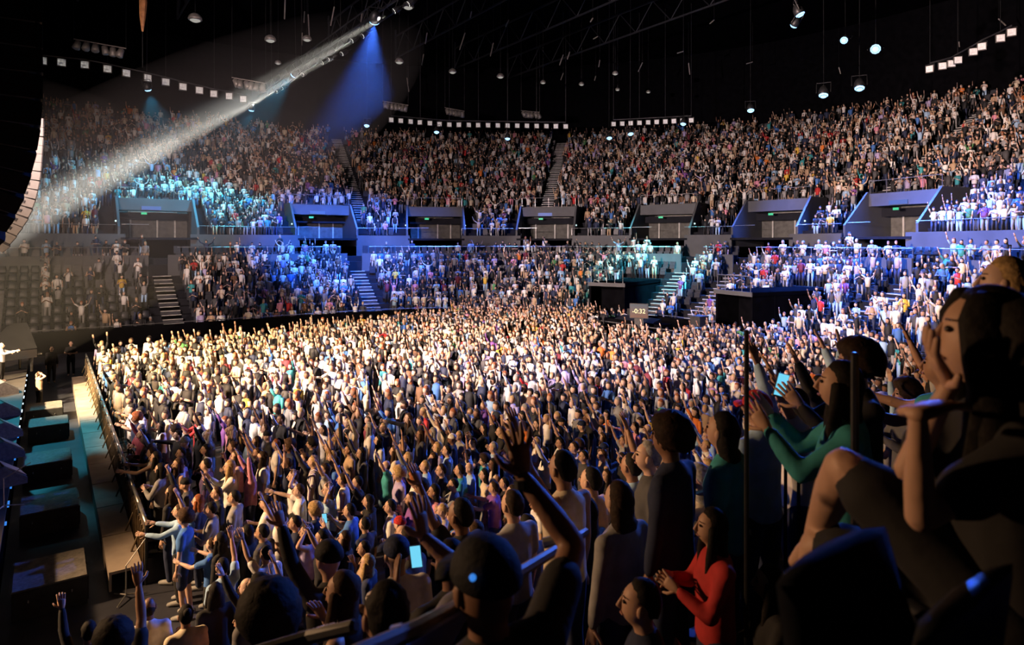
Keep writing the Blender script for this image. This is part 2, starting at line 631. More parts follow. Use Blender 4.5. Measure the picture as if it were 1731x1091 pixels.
SIGN = {0: '24', 1: '23', 3: '21', 6: '18'}
vom_lab = ['hazy grey concourse opening closest to the stage with sign 24', 'concourse opening with sign 23 in the far stand',
           'concourse opening in the far stand without a sign', 'dim concourse opening with sign 21 in the far curve',
           'turquoise-lit concourse opening above the cyan spotlight', 'dark concourse opening in the end stand without a sign',
           'concourse opening with sign 18 and bright corridor in the end stand']
for q, s in enumerate(VOMS):
    p, n, t = frame(s, 13.2)
    ax = (t, n, UPZ)
    r = empty('concourse_opening', (p.x, p.y, 7.7))
    tag(r, vom_lab[q], kind='structure')

    def at(a, b, z):
        return p + t * a + n * b + UPZ * z

    def kid(name, gg, mt, par=None):
        o = obj(name, gg, par or r, mats=[mt] if not isinstance(mt, list) else mt)
        o.matrix_parent_inverse = Matrix.Translation(-r.location) if par is None else Matrix.Identity(4)
        return o
    kid('opening_floor', Geo().add(box(at(0, -0.8, 7.62), (5.0, 4.4, 0.16), ax)), M['terrace'])
    kid('back_wall', Geo().add(box(at(0, 1.75, 9.2), (5.0, 0.12, 3.2), ax)), M['doorlit'])
    for sg in (-1, 1):
        # sloping cheek wall
        v = [at(sg * 2.5, -2.6, 7.0), at(sg * 2.5, 2.0, 7.0), at(sg * 2.5, 2.0, 10.75), at(sg * 2.5, -0.5, 10.75), at(sg * 2.5, -2.6, 8.5)]
        v2 = [a + t * sg * 0.16 for a in v]
        f = [(0, 1, 2, 3, 4), (9, 8, 7, 6, 5)] + [(k, (k + 1) % 5, 5 + (k + 1) % 5, 5 + k) for k in range(5)]
        kid('cheek_wall', Geo().add((v + v2, f)), M['band'])
        kid('step_lamp', Geo().add(sphere(at(sg * 2.7, -1.6, 8.9), 0.07, 8, 6)), M['aislelamp'])
    kid('lintel', Geo().add(box(at(0, 0.4, 10.2), (5.0, 1.6, 0.85), ax)), M['band'])
    kid('lintel_rail', Geo().add(tube([at(-2.5, -0.3, 11.5), at(2.5, -0.3, 11.5)], [0.025, 0.025], 5, (0, 0, 1))), M['metal'])
    for a in (-2.5, -1.25, 0, 1.25, 2.5):
        kid('rail_post', Geo().add(tube([at(a, -0.3, 10.6), at(a, -0.3, 11.5)], [0.02, 0.02], 4)), M['metal'])
    for a in (-1.5, 0.35, 1.6):
        kid('door_frame', Geo().add(box(at(a, 1.62, 8.75), (0.12, 0.1, 2.1), ax)), M['door'])
    kid('door_header', Geo().add(box(at(0.05, 1.62, 9.75), (3.4, 0.1, 0.14), ax)), M['door'])
    kid('front_rail', Geo().add(tube([at(-2.4, -2.5, 8.65), at(-0.7, -2.5, 8.65)], [0.022, 0.022], 5)), M['metal'])
    kid('exit_sign', Geo().add(box(at(-0.75, -0.1, 9.55), (0.38, 0.06, 0.16), ax)), M['exit'])
    if q in SIGN:
        sb = kid('number_sign', Geo().add(box(at(-0.3, -0.46, 9.95), (1.3, 0.05, 0.28), ax)), M['signblue'])
        cu = bpy.data.curves.new('sign_number', 'FONT')
        cu.body = SIGN[q]
        cu.size = 0.3
        cu.align_x = 'CENTER'
        cu.align_y = 'CENTER'
        cu.extrude = 0.004
        cu.materials.append(M['signtext'])
        to = text_mesh('sign_number', cu)
        COL.objects.link(to)
        to.parent = sb
        q3 = Matrix((-t, UPZ, -n)).transposed().to_4x4()
        q3.translation = at(-0.3, -0.5, 9.95)
        to.matrix_world = q3
        to.matrix_parent_inverse = Matrix.Identity(4)
        to.matrix_basis = Matrix.Translation(-r.location) @ q3

# floor tunnels
for (s, w, k), lab in zip(TUN, ('small black floor tunnel under the turquoise-lit seats', 'wide black floor tunnel with a lit rail under the end stand')):
    r = empty('floor_tunnel', bowl(s, 0))
    tag(r, lab, kind='structure')
    p, n, t = frame(s, 0)
    d1, z1 = ROWS[k][0], ROWS[k][1]

    def put(name, gg, mt):
        o = obj(name, gg, r, mats=[mt])
        o.matrix_parent_inverse = Matrix.Translation(-r.location)
    put('tunnel_dark_face', Geo().add(box(p + n * 1.4 + UPZ * (z1 / 2), (2 * w + 0.3, 0.1, z1), (t, n, UPZ))), M['black'])  # black face closes the mouth, standing in for the dark inside
    put('tunnel_roof', Geo().add(box(p + n * (d1 / 2 - .1) + UPZ * (z1 - 0.1), (2 * w + 0.4, d1 + .5, 0.2), (t, n, UPZ))), M['black'])
    put('tunnel_roof_edge', Geo().add(box(p + n * -.38 + UPZ * (z1 - .1), (2 * w + 0.4, 0.06, 0.26), (t, n, UPZ))), M['band'])
    put('tunnel_rail', Geo().add(tube([p - n * .3 + t * a * w + UPZ * (z1 + 0.9) for a in (-1, 1)], [0.03, 0.03], 5, (0, 0, 1))), M['metal'])
    for a in (-1, -.5, 0, .5, 1):
        put('rail_post', Geo().add(tube([p - n * .3 + t * a * w + UPZ * (z1 + h) for h in (0, 0.9)], [0.02, 0.02], 4)), M['metal'])
    for a in (-1, 1):
        put('tunnel_side', Geo().add(box(p + t * a * (w + .07) + n * (d1 / 2 - .1) + UPZ * (z1 / 2 + .3), (.14, d1 + .4, z1 - .6), (t, n, UPZ))), M['black'])

# near-side terraces under and in front of the camera
NEAR = [(9.25 - 0.8 * k, 0.15 + 0.48 * k) for k in range(3, 11)] + [(0.45, 5.85), (-0.45, 6.30), (-1.3, 6.8), (-2.15, 7.3)]


def near_level(v):
    for b, z in NEAR:
        if v >= b:
            return z if v < 7.65 else FZ
    return NEAR[-1][1]


root = empty('near_terrace')
tag(root, 'dark near-side seating terrace running down to the arena floor', kind='structure')
for k, (vb, z) in enumerate(NEAR):
    w = 0.8 if k < 9 else 0.87
    g = Geo().add(box((5.5, vb + w / 2, z - 0.5), (23, w, 1.0)))
    obj('terrace_row', g, root, mats=[M['terrace']])
g = Geo().add(box((5.5, 7.7, FZ + .5), (23, 0.1, 1.0)))
obj('front_wall', g, root, mats=[M['black']])

# ------------------------------------------------------------------ people
UPPER, FORE = 0.285, 0.25
ARM = {
    'down': ((.04, .16, -1), (.16, .04, -1)),
    'clap': ((.42, .22, -.88), (.70, -.60, .42)),
    'raise': ((.50, .22, .84), (.40, .02, .92)),
    'high': ((.15, .22, .96), (.10, -.05, 1.0)),
    'reach': ((.80, .22, -.30), (.97, -.05, .20)),
    'point': ((.85, .30, .20), (.95, .1, .30)),
    'vee': ((.12, .80, .58), (.15, .38, .92)),
    'cross': ((.25, .30, -.92), (.62, -.80, .06)),
    'phone': ((.62, .18, -.45), (.62, -.32, .72)),
    'head': ((.30, .80, .50), (-.25, -.85, .45)),
    'lap': ((.30, .15, -.95), (.85, -.35, -.25)),
    'chin': ((.50, .12, -.85), (.30, -.35, .90)),
}
POSES = {   # left arm, right arm, seated
    'stand': ('down', 'down', 0), 'clap': ('clap', 'clap', 0), 'raise_right': ('down', 'raise', 0), 'raise_left': ('raise', 'down', 0),
    'raise_both': ('high', 'raise', 0), 'reach': ('reach', 'reach', 0), 'point': ('down', 'point', 0), 'vee': ('vee', 'vee', 0),
    'cross': ('cross', 'cross', 0), 'phone': ('phone', 'phone', 0), 'head': ('head', 'head', 0), 'chin': ('cross', 'chin', 0),
    'seated': ('lap', 'lap', 1), 'seated_chin': ('lap', 'chin', 1),
}
POSE_TEXT = {'stand': 'arms hanging down', 'clap': 'hands clapping', 'raise_right': 'right arm raised', 'raise_left': 'left arm raised',
             'raise_both': 'both arms raised', 'reach': 'both arms reaching forward', 'point': 'right arm stretched out', 'vee': 'arms spread up wide',
             'cross': 'arms folded', 'phone': 'holding both hands up ahead', 'head': 'hands on the head', 'chin': 'a hand at the chin',
             'seated': 'seated with hands on lap', 'seated_chin': 'seated with a hand raised'}


def vec(t):
    return Vector(t).normalized()


def joints(pose, bulk=1.0):
    """standing 1.72 m figure facing +x, feet on z = 0"""
    la, ra, seated = POSES[pose]
    J = {'pelvis': Vector((0, 0, .93)), 'waist': Vector((0, 0, 1.08)), 'chest': Vector((.01, 0, 1.28)), 'collar': Vector((-.01, 0, 1.41)),
         'neck': Vector((-.005, 0, 1.47)), 'head': Vector((.03, 0, 1.615)), 'look': Vector((1, 0, .10)).normalized()}
    for sg, key, k in ((1, la, 'L'), (-1, ra, 'R')):
        u, f = vec(ARM[key][0]), vec(ARM[key][1])
        u.y *= sg
        f.y *= sg
        sh = Vector((-.015, sg * .178, 1.385))
        if u.z > .3:
            sh.z += .03
            sh.y *= .93
        J['sh' + k] = sh
        J['el' + k] = sh + u * UPPER
        J['wr' + k] = J['el' + k] + f * FORE
        J['ha' + k] = f
        J['pn' + k] = Vector((1, 0, 0)) if f.z > .6 and key in ('raise', 'high', 'vee') else Vector((0, -sg, 0))
    if seated:
        J['hipL'], J['hipR'] = Vector((.02, .09, .90)), Vector((.02, -.09, .90))
        J['knL'], J['knR'] = Vector((.43, .13, .93)), Vector((.43, -.13, .93))
        J['anL'], J['anR'] = Vector((.42, .13, .53)), Vector((.42, -.13, .53))
    else:
        J['hipL'], J['hipR'] = Vector((0, .09, .90)), Vector((0, -.09, .90))
        J['knL'], J['knR'] = Vector((.02, .105, .50)), Vector((.02, -.105, .50))
        J['anL'], J['anR'] = Vector((-.03, .11, .08)), Vector((-.03, -.11, .08))
    return J


def look_rot(J):
    x = J['look'].normalized()
    y = UPZ.cross(x).normalized()
    return Matrix((x, y, x.cross(y))).transposed()


def head_fn(n, p):
    x, y, z = n
    if z < 0:
        p.y *= 1 - .30 * z * z
        p.x *= 1 - .12 * z * z if x < 0 else 1 - .18 * max(0, -z - .55)
        if x < 0:
            p.x *= 1 - .35 * z * z
    if x > .75 and abs(z) < .3:
        p.x *= .96
    return p


def torso_geo(g, J, add, n=14, neck=True):
    ax = (J['shL'] - J['shR']).normalized()
    pts = [J['pelvis'] - UPZ * .05, J['pelvis'] + UPZ * .03, J['waist'], J['chest'], J['collar'], J['neck']]
    rad = [(.160, .115), (.165, .120), (.140, .105), (.168, .122), (.165, .090), (.062, .062)]
    g.add(tube(pts, [(a + add, b + add) for a, b in rad], n, ax, .4))


def limb(g, pts, rads, n=10, hint=(0, 1, 0)):
    g.add(tube(pts, rads, n, hint, .7))


def hand(g, wr, d, pn, sg, n=6, spread=0.13, curl=0.25, mat=0):
    """palm, four fingers and a thumb leaving the side of the palm"""
    d = d.normalized()
    pn = (pn - d * pn.dot(d))
    pn = pn.normalized() if pn.length > 1e-3 else d.orthogonal().normalized()
    w = d.cross(pn) * sg          # towards the thumb
    g.add(tube([wr - d * .01, wr + d * .03, wr + d * .075, wr + d * .092], [(.024, .019), (.036, .017), (.042, .015), (.038, .012)], 8, w, .5), mat)
    for k, (o, L, a) in enumerate(((.031, .070, .5), (.011, .079, .15), (-.010, .074, -.2), (-.030, .058, -.6))):
        q = (d + w * a * spread * 2).normalized()
        b = wr + d * .088 + w * o
        k1 = b + q * L * .5 + pn * curl * .012
        q2 = (q + pn * curl).normalized()
        g.add(tube([b - q * .012, k1, k1 + q2 * L * .5], [.0098, .0092, .0075], n, w, .7), mat)
    b = wr + d * .022 + w * .030
    q = (d * .62 + w * .85 + pn * .25).normalized()
    k1 = b + q * .042
    q2 = (d * .85 + w * .45 + pn * .3).normalized()
    g.add(tube([b - q * .012, k1, k1 + q2 * .032], [.0135, .0115, .0085], n, pn, .7), mat)


def body_mesh(J, name, voxel, fine=False):
    g = Geo()
    torso_geo(g, J, -.012)
    rot = look_rot(J)
    h = J['head']
    g.add(sphere(h, (.098, .076, .120), 20, 14, head_fn, rot))
    g.add(tube([J['neck'] - UPZ * .03, h - rot @ Vector((.025, 0, .07))], [(.058, .058), (.054, .054)], 10))
    ns = 10 if fine else 8
    gi = J.get('girth', 1.0)
    for q, sg in (('L', 1), ('R', -1)):
        sh, el, wr = J['sh' + q], J['el' + q], J['wr' + q]
        g.add(sphere(sh, (.062, .062, .06), 10, 8))
        limb(g, [J['collar'] * .5 + sh * .5, sh, sh.lerp(el, .5), el], [.055, .056 * gi, .047 * gi, .040 * gi], ns)
        limb(g, [el, el.lerp(wr, .35), wr], [.041 * gi, .042 * gi, .027 * gi], ns)
        hi, kn, an = J['hip' + q], J['kn' + q], J['an' + q]
        limb(g, [hi, hi.lerp(kn, .5), kn], [.086, .076, .054], ns)
        limb(g, [kn, kn.lerp(an, .35), an], [.054, .056, .036], ns)
        fd = J.get('toe' + q, Vector((1, 0, -.12)))
        limb(g, [an - fd * .03 - UPZ * .03, an + fd * .08 - UPZ * .035, an + fd * .17 - UPZ * .045], [.036, .034, .022], ns)
    base = remesh(g, name, voxel, 5 if not fine else 4)
    e = Geo()
    hp = lambda x, y, z: h + rot @ Vector((x, y, z))
    e.add(tube([hp(.086, 0, .028), hp(.100, 0, -.002), hp(.107, 0, -.020), hp(.092, 0, -.030)], [.007, .010, .0125, .010], 7), 0)
    for sg in (1, -1):
        e.add(sphere(hp(.0, sg * .077, -.005), (.020, .010, .032), 8, 6, None, rot), 0)
        e.add(sphere(hp(.082, sg * .031, .018), (.010, .015, .009), 8, 6, None, rot), 1)
        e.add(tube([hp(.086, sg * .014, .040), hp(.080, sg * .048, .042)], [.0035, .0025], 5), 1)
    e.add(tube([hp(.082, -.024, -.058), hp(.090, 0, -.056), hp(.082, .022, -.058)], [.004, .0065, .004], 6, (0, 0, 1)), 2)
    for q, sg in (('L', 1), ('R', -1)):
        hand(e, J['wr' + q], J['ha' + q], J['pn' + q], J.get('ts' + q, sg), 6, J.get('spread', .13), J.get('curl', .25))
    return join_meshes(name, base, e, [M['skin'], M['eye'], M['lip']])


def shirt_mesh(J, name, sleeve, voxel):
    g = Geo()
    torso_geo(g, J, .010)
    hem = J['pelvis'] + UPZ * -.05
    ax = (J['shL'] - J['shR']).normalized()
    g.add(tube([hem, J['waist'], J['chest']], [(.178, .135), (.162, .125), (.180, .135)], 14, ax, .2))
    for q in 'LR':
        sh, el, wr = J['sh' + q], J['el' + q], J['wr' + q]
        g.add(sphere(sh, .070 if sleeve != 'tank' else .050, 10, 8))
        if sleeve == 'tee':
            limb(g, [J['collar'] * .5 + sh * .5, sh, sh.lerp(el, .62)], [.066, .069, .064], 10)
        elif sleeve == 'long':
            limb(g, [J['collar'] * .5 + sh * .5, sh, sh.lerp(el, .5), el], [.066, .068, .058, .053], 10)
            limb(g, [el, el.lerp(wr, .5), el.lerp(wr, .93)], [.053, .050, .038], 10)
    return remesh(g, name, voxel, 4)


def bottom_mesh(J, name, kind, voxel):
    g = Geo()
    g.add(tube([J['pelvis'] - UPZ * .06, J['pelvis'] + UPZ * .09], [(.172, .128), (.165, .122)], 14, (0, 1, 0), .3))
    if kind == 'skirt':
        g.add(tube([J['pelvis'] + UPZ * .05, J['pelvis'] - UPZ * .12, J['pelvis'] - UPZ * .42], [(.165, .125), (.20, .16), (.25, .21)], 16, (0, 1, 0), .1))
    else:
        for q in 'LR':
            hi, kn, an = J['hip' + q], J['kn' + q], J['an' + q]
            limb(g, [hi, hi.lerp(kn, .5), kn if kind == 'trousers' else hi.lerp(kn, .85)], [.100, .092, .074 if kind == 'trousers' else .088], 10)
            if kind == 'trousers':
                limb(g, [kn, kn.lerp(an, .5), an - (an - kn).normalized() * .01], [.074, .068, .060], 10)
    return remesh(g, name, voxel, 4)


def hair_geo(kind, h, rot, fine=False):
    """hair shells and headwear around a head centred on h"""
    g = Geo()
    nu, nv = (28, 20) if fine else (18, 12)

    def cap(r, line=.30, back=-.62, front=.30, puff=0.0):
        def fn(n, p):
            edge = line + (.45 if n.x > front else 0) - (0.85 * max(0, -n.x)) - .5 * max(0, -n.x - .2)
            k = max(0, min(1, (n.z - edge) / .22 + .5))
            if n.z < back:
                k = 0
            q = .80 + (.20 + puff) * k
            wob = 1 + .03 * math.sin(9 * n.x + 5 * n.y) + .03 * math.sin(13 * n.z + 9 * n.y) + .02 * math.sin(21 * n.y + 17 * n.x)
            return Vector((p.x * q * wob, p.y * q * wob, p.z * q))
        g.add(sphere(h + rot @ Vector((-.012, 0, .012)), r, nu, nv, fn, rot))

    def hp(x, y, z):
        return h + rot @ Vector((x, y, z))
    if kind == 'short':
        cap((.108, .088, .126))
    elif kind == 'curly':
        def fn(n, p):
            k = max(0, min(1, (n.z + .25 + .55 * max(0, -n.x) - .62 * max(0, n.x)) / .3))
            w = 1 + .05 * math.sin(17 * n.x + 3) * math.sin(15 * n.y + 2) * math.sin(14 * n.z)
            return p * (.66 + .34 * k) * w
        g.add(sphere(h + rot @ Vector((-.02, 0, .03)), (.155, .145, .160), 26, 18, fn, rot))
    elif kind in ('long', 'bob', 'bun', 'wavy'):
        cap((.110, .090, .128), .26)
        if kind == 'bun':
            g.add(sphere(hp(-.085, 0, .085), .048, 10, 8))
        else:
            L = {'long': .42, 'bob': .17, 'wavy': .36}[kind]
            wd = 1.15 if kind == 'wavy' else 1.0
            p = [hp(-.03, 0, .03), hp(-.045, 0, -.05), hp(-.06, 0, -.12)]
            b = p[-1] + Vector((0, 0, 0))
            bk = rot @ Vector((-1, 0, 0))
            bk.z = 0
            pts = p + [b + bk * .035 - UPZ * (L - .12) * .5, b + bk * .055 - UPZ * (L - .12)]
            side = rot @ Vector((0, 1, 0))
            g.add(tube(pts, [(.084, .07), (.092 * wd, .074), (.096 * wd, .060), (.105 * wd, .045), (.070 * wd, .022)], 12, side, .4))
            if kind != 'bob':
                for sg in (1, -1):
                    g.add(tube([hp(.01, sg * .078, .02), hp(.005, sg * .088, -.08), hp(.01, sg * .095, -.17), hp(.02, sg * .09, -.17 - (L - .2) * .6)],
                               [(.03, .022), (.036, .024), (.038, .024), (.02, .014)], 7, rot @ Vector((1, 0, 0)), .5))
    elif kind in ('cap', 'beanie'):
        def fn(n, p):
            return p if n.z > 0 else Vector((p.x * 1.0, p.y, p.z * .25))
        g.add(sphere(hp(-.008, 0, .035), (.112, .092, .105), nu, nv, fn, rot))
        if kind == 'cap':
            v = []
            for a in np.linspace(-1.15, 1.15, 9):
                for r, z in ((.095, .03), (.185, .012), (.185, .004), (.095, .020)):
                    v.append(hp(-.008 + r * math.cos(a) * (1.0 if r > .1 else 1), r * .66 * math.sin(a) if r > .1 else .088 * math.sin(a), z))
            f = []
            for i in range(8):
                for k in range(4):
                    f.append((i * 4 + k, i * 4 + (k + 1) % 4, (i + 1) * 4 + (k + 1) % 4, (i + 1) * 4 + k))
            g.add((v, f))
    elif kind == 'bald':
        def fn(n, p):
            k = max(0, min(1, (-n.x * .9 - abs(n.z + .15) * 1.1 + .1) / .2))
            return p * (.8 + .2 * k)
        g.add(sphere(h, (.102, .080, .118), nu, nv, fn, rot))
    return g


HAIR_TEXT = {'short': 'short {} hair', 'long': 'long {} hair', 'bob': '{} bobbed hair', 'bun': '{} hair in a bun', 'curly': 'curly {} hair',
             'wavy': 'wavy {} hair', 'cap': '{} cap', 'beanie': '{} knit hat', 'bald': 'bald head'}
VOX = 0.017
LIB = {}


def lib(kind, *key):
    k = (kind,) + key
    if k in LIB:
        return LIB[k]
    if kind == 'body':
        me = body_mesh(joints(key[0]), 'body', VOX)
    elif kind == 'shirt':
        me = shirt_mesh(joints(key[0]), 'shirt', key[1], 0.02)
        me.materials.append(M['cloth'])
    elif kind == 'bottom':
        me = bottom_mesh(joints('seated' if key[1] else 'stand'), 'trousers', key[0], 0.022)
        me.materials.append(M['cloth'])
    elif kind == 'hair':
        J = joints('stand')
        me = hair_geo(key[0], J['head'], look_rot(J)).mesh('hair', [M['hair']], True)
    elif kind == 'shoe':
        sg = key[0]
        g = Geo().add(tube([(-.085, sg * .11, .045), (.0, sg * .11, .05), (.10, sg * .115, .042), (.165, sg * .12, .034)],
                           [(.038, .044), (.042, .048), (.046, .042), (.034, .032)], 9, (0, 1, 0), .5))
        me = g.mesh('shoe', [M['shoe']], True)
    LIB[k] = me
    return me


SKINS = [(.62, .40, .30), (.55, .34, .24), (.45, .26, .17), (.66, .45, .36), (.30, .16, .10), (.50, .31, .22), (.18, .09, .055)]
HAIRC = {'black': (.012, .010, .009), 'brown': (.06, .032, .018), 'dark brown': (.028, .016, .010), 'blonde': (.42, .28, .13), 'red': (.28, .085, .03),
         'grey': (.30, .29, .28), 'white': (.6, .6, .6)}
CLOTH = {'black': (.013, .013, .015), 'white': (.78, .76, .74), 'grey': (.28, .28, .29), 'navy': (.02, .03, .075), 'blue': (.06, .18, .52), 'tan': (.46, .32, .20),
         'red': (.50, .03, .03), 'pink': (.68, .28, .38), 'teal': (.04, .30, .33), 'orange': (.70, .19, .03), 'yellow': (.70, .45, .06),
         'lavender': (.42, .36, .62), 'maroon': (.16, .02, .035), 'green': (.08, .25, .09), 'light blue': (.34, .52, .76), 'brown': (.16, .085, .045),
         'cream': (.68, .58, .44), 'purple': (.22, .08, .34), 'charcoal': (.06, .06, .065)}
SHIRT_W = [('black', 34), ('white', 27), ('grey', 9), ('navy', 8), ('blue', 2.5), ('tan', 5), ('red', 1.8), ('pink', 2.5), ('teal', 1.5), ('orange', 1), ('yellow', .8),
           ('lavender', 2.5), ('maroon', 1.5), ('light blue', 4), ('brown', 3), ('cream', 6), ('purple', .8), ('charcoal', 8), ('green', .8)]
SN, SWT = [a for a, b in SHIRT_W], np.array([b for a, b in SHIRT_W]) / sum(b for a, b in SHIRT_W)
SLEEVE_TEXT = {'tee': 't-shirt', 'long': 'long-sleeved top', 'tank': 'sleeveless top'}
USED = set()
N_IND = [0]


def person(loc, heading, spec, place, group=None, scale=1.0, width=1.0, shoes=False, label=None):
    """one individual: body mesh (skin) with shirt, trousers and hair as parts"""
    pose = spec['pose']
    o = obj('person', lib('body', pose), None, spec['skin'])
    o.location = loc
    o.rotation_euler = (0, 0, heading)
    o.scale = (scale * width, scale * width, scale)
    sh = obj('shirt', lib('shirt', pose, spec['sleeve']), o, CLOTH[spec['shirt']])
    if spec.get('pattern'):
        sh.material_slots[0].link = 'OBJECT'
        sh.material_slots[0].material = M[spec['pattern']]
    obj('trousers' if spec['bottom'] == 'trousers' else spec['bottom'], lib('bottom', spec['bottom'], POSES[pose][2]), o, CLOTH[spec['bcol']])
    hc = CLOTH.get(spec['hcol'], None) if spec['hair'] in ('cap', 'beanie') else HAIRC[spec['hcol']]
    obj({'cap': 'cap', 'beanie': 'knit_hat'}.get(spec['hair'], 'hair'), lib('hair', spec['hair']), o, hc or HAIRC['black'])
    if shoes:
        for sg in (1, -1):
            obj('shoe', lib('shoe', sg), o)
    if label is None:
        label = make_label(spec, place)
    tag(o, label, 'person', group)
    N_IND[0] += 1
    return o


def make_label(spec, place):
    ht = HAIR_TEXT[spec['hair']].format(spec['hcol'])
    pat = {'stripe': 'striped ', 'hoop': 'banded '}.get(spec.get('pattern'), '')
    base = f"person with {ht}, {pat}{spec['shirt']} {SLEEVE_TEXT[spec['sleeve']]}, {POSE_TEXT[spec['pose']]}"
    words = base.split()
    if len(words) > 16:
        base = base.replace('dark brown', 'brown').replace('long-sleeved top', 'long top').replace('both arms reaching forward', 'arms reaching forward')
    if place and len(base.split()) + len(place.split()) <= 16:
        base += f", {place}"
    return base


def random_spec(r, floor=True):
    female = r.random() < .5
    pose = r.choice(['stand'] * 5 + ['clap'] * 5 + ['raise_right'] * 5 + ['raise_left'] * 4 + ['raise_both'] * 2 + ['cross', 'phone', 'reach', 'vee', 'head', 'chin', 'point'])
    hair = r.choice(['long', 'long', 'wavy', 'bob', 'bun', 'curly']) if female else r.choice(['short'] * 6 + ['cap', 'bald', 'curly', 'beanie'])
    hcol = r.choice(['black'] * 4 + ['dark brown'] * 3 + ['brown'] * 3 + ['blonde'] * 2 + ['red', 'grey'])
    if hair in ('cap', 'beanie'):
        hcol = r.choice(['black', 'white', 'red', 'navy', 'grey'])
    return dict(pose=pose, sleeve=r.choice(['tee'] * 4 + ['long'] * 3 + (['tank'] * 2 if female else [])), shirt=r.choices(SN, SWT)[0],
                bottom=r.choice(['trousers'] * 4 + (['skirt', 'shorts'] if female else ['shorts'])), bcol=r.choice(['black', 'black', 'navy', 'navy', 'charcoal', 'tan', 'light blue', 'grey']),
                hair=hair, hcol=hcol, skin=r.choice(SKINS))

# ------------------------------------------------------------------ who stands where
STAGE = Vector((-6, 17, 0))


def head_to_stage(p, jit=0.0):
    return math.atan2(STAGE.y - p.y, STAGE.x - p.x) + jit


def face(psi):
    """heading from a view angle: 0 = profile looking towards the stage side, 90 = looking away over the floor"""
    a = math.radians(psi)
    d = -RGT * math.cos(a) + FWD * math.sin(a)
    return math.atan2(d.y, d.x)


def sp(pose, sleeve, shirt, hair, hcol, skin=0, bottom='trousers', bcol='navy', pattern=None):
    return dict(pose=pose, sleeve=sleeve, shirt=shirt, hair=hair, hcol=hcol, skin=SKINS[skin], bottom=bottom, bcol=bcol, pattern=pattern)


TAKEN = []     # floor positions already used


def floor_z(u, v):
    return FZ + .03 if u < 2.2 and 13.1 < v < 34.9 else FZ       # the barrier's foot plates


def seg_gap(P0, P1, Q0, Q1):
    """distances between every segment of one figure and every segment of another"""
    d1, d2 = (P1 - P0)[:, None], (Q1 - Q0)[None]
    r = P0[:, None] - Q0[None]
    a, e = (d1 * d1).sum(-1) + 1e-9, (d2 * d2).sum(-1) + 1e-9
    f, c, b = (d2 * r).sum(-1), (d1 * r).sum(-1), (d1 * d2).sum(-1)
    den = a * e - b * b
    s_ = np.where(den > 1e-9, np.clip((b * f - c * e) / np.maximum(den, 1e-9), 0, 1), 0)
    t_ = (b * s_ + f) / e
    s_ = np.where(t_ < 0, np.clip(-c / a, 0, 1), np.where(t_ > 1, np.clip((b - c) / a, 0, 1), s_))
    t_ = np.clip(t_, 0, 1)
    return np.linalg.norm(r + d1 * s_[..., None] - d2 * t_[..., None], axis=-1)


LIMBS = {}


def limbs(pose, hair='short'):
    k = (pose, hair in ('long', 'wavy'), hair == 'curly')
    if k not in LIMBS:
        J = joints(pose)
        L = [(J['pelvis'], J['chest'], .165), (J['shL'], J['shR'], .075), (J['head'], J['head'] + UPZ * .03, .175 if k[2] else .13)]
        if k[1]:
            L.append((J['head'] - UPZ * .05, J['head'] + Vector((-.1, 0, -.40)), .10))
        for q in 'LR':
            L += [(J['sh' + q], J['el' + q], .066), (J['el' + q], J['wr' + q], .055), (J['wr' + q], J['wr' + q] + J['ha' + q] * .16, .045),
                  (J['hip' + q], J['kn' + q], .10), (J['kn' + q], J['an' + q] - UPZ * .05, .078)]
        LIMBS[k] = (np.array([a for a, b, r in L]), np.array([b for a, b, r in L]), np.array([r for a, b, r in L]))
    return LIMBS[k]


def figure(loc, heading, pose, sc=1.0, wd=1.0, hair='short'):
    A, B, r = limbs(pose, hair)
    c, s_ = math.cos(heading), math.sin(heading)
    Rm = np.array([[c * sc * wd, -s_ * sc * wd, 0], [s_ * sc * wd, c * sc * wd, 0], [0, 0, sc]])
    return A @ Rm.T + np.array(loc), B @ Rm.T + np.array(loc), r * sc * wd


def clash(f1, f2):
    return float((f1[2][:, None] + f2[2][None] - seg_gap(f1[0], f1[1], f2[0], f2[1])).max())


CELLS = {}


def neighbours(x, y):
    i, j = int(x // 1.4), int(y // 1.4)
    for a in (-1, 0, 1):
        for b in (-1, 0, 1):
            yield from CELLS.get((i + a, j + b), ())


def settled(fig, x, y):
    CELLS.setdefault((int(x // 1.4), int(y // 1.4)), []).append((x, y, fig))


def worst(fig, x, y):
    return max((clash(fig, g) for a, b, g in neighbours(x, y) if (a - x) ** 2 + (b - y) ** 2 < 1.7), default=-1)


def part_people(items, fix, rounds=40):
    """nudge and turn hand-placed people until no arm runs through a neighbour"""
    rr = random.Random(77)
    for it in range(rounds):
        figs = [figure(q['p'], q['h'], q['pose'], q['sc'], 1.0, q['hair']) for q in items]
        bad = 0
        for i in range(len(items)):
            for j in range(i):
                d = Vector(items[i]['p']) - Vector(items[j]['p'])
                d.z = 0
                if d.length > 1.4:
                    continue
                k = clash(figs[i], figs[j])
                if k > .005:
                    bad += 1
                    n = (d if d.length > .05 else Vector((1, 0, 0))).normalized() * min(.06, k * .6)
                    for q, sg in ((items[i], 1), (items[j], -1)):
                        q['p'] = fix(q, Vector(q['p']) + n * sg)
                        if it > 6:
                            q['h'] = q['h0'] + rr.uniform(-.35, .35)
        if not bad:
            break
    print('left clashing', bad)

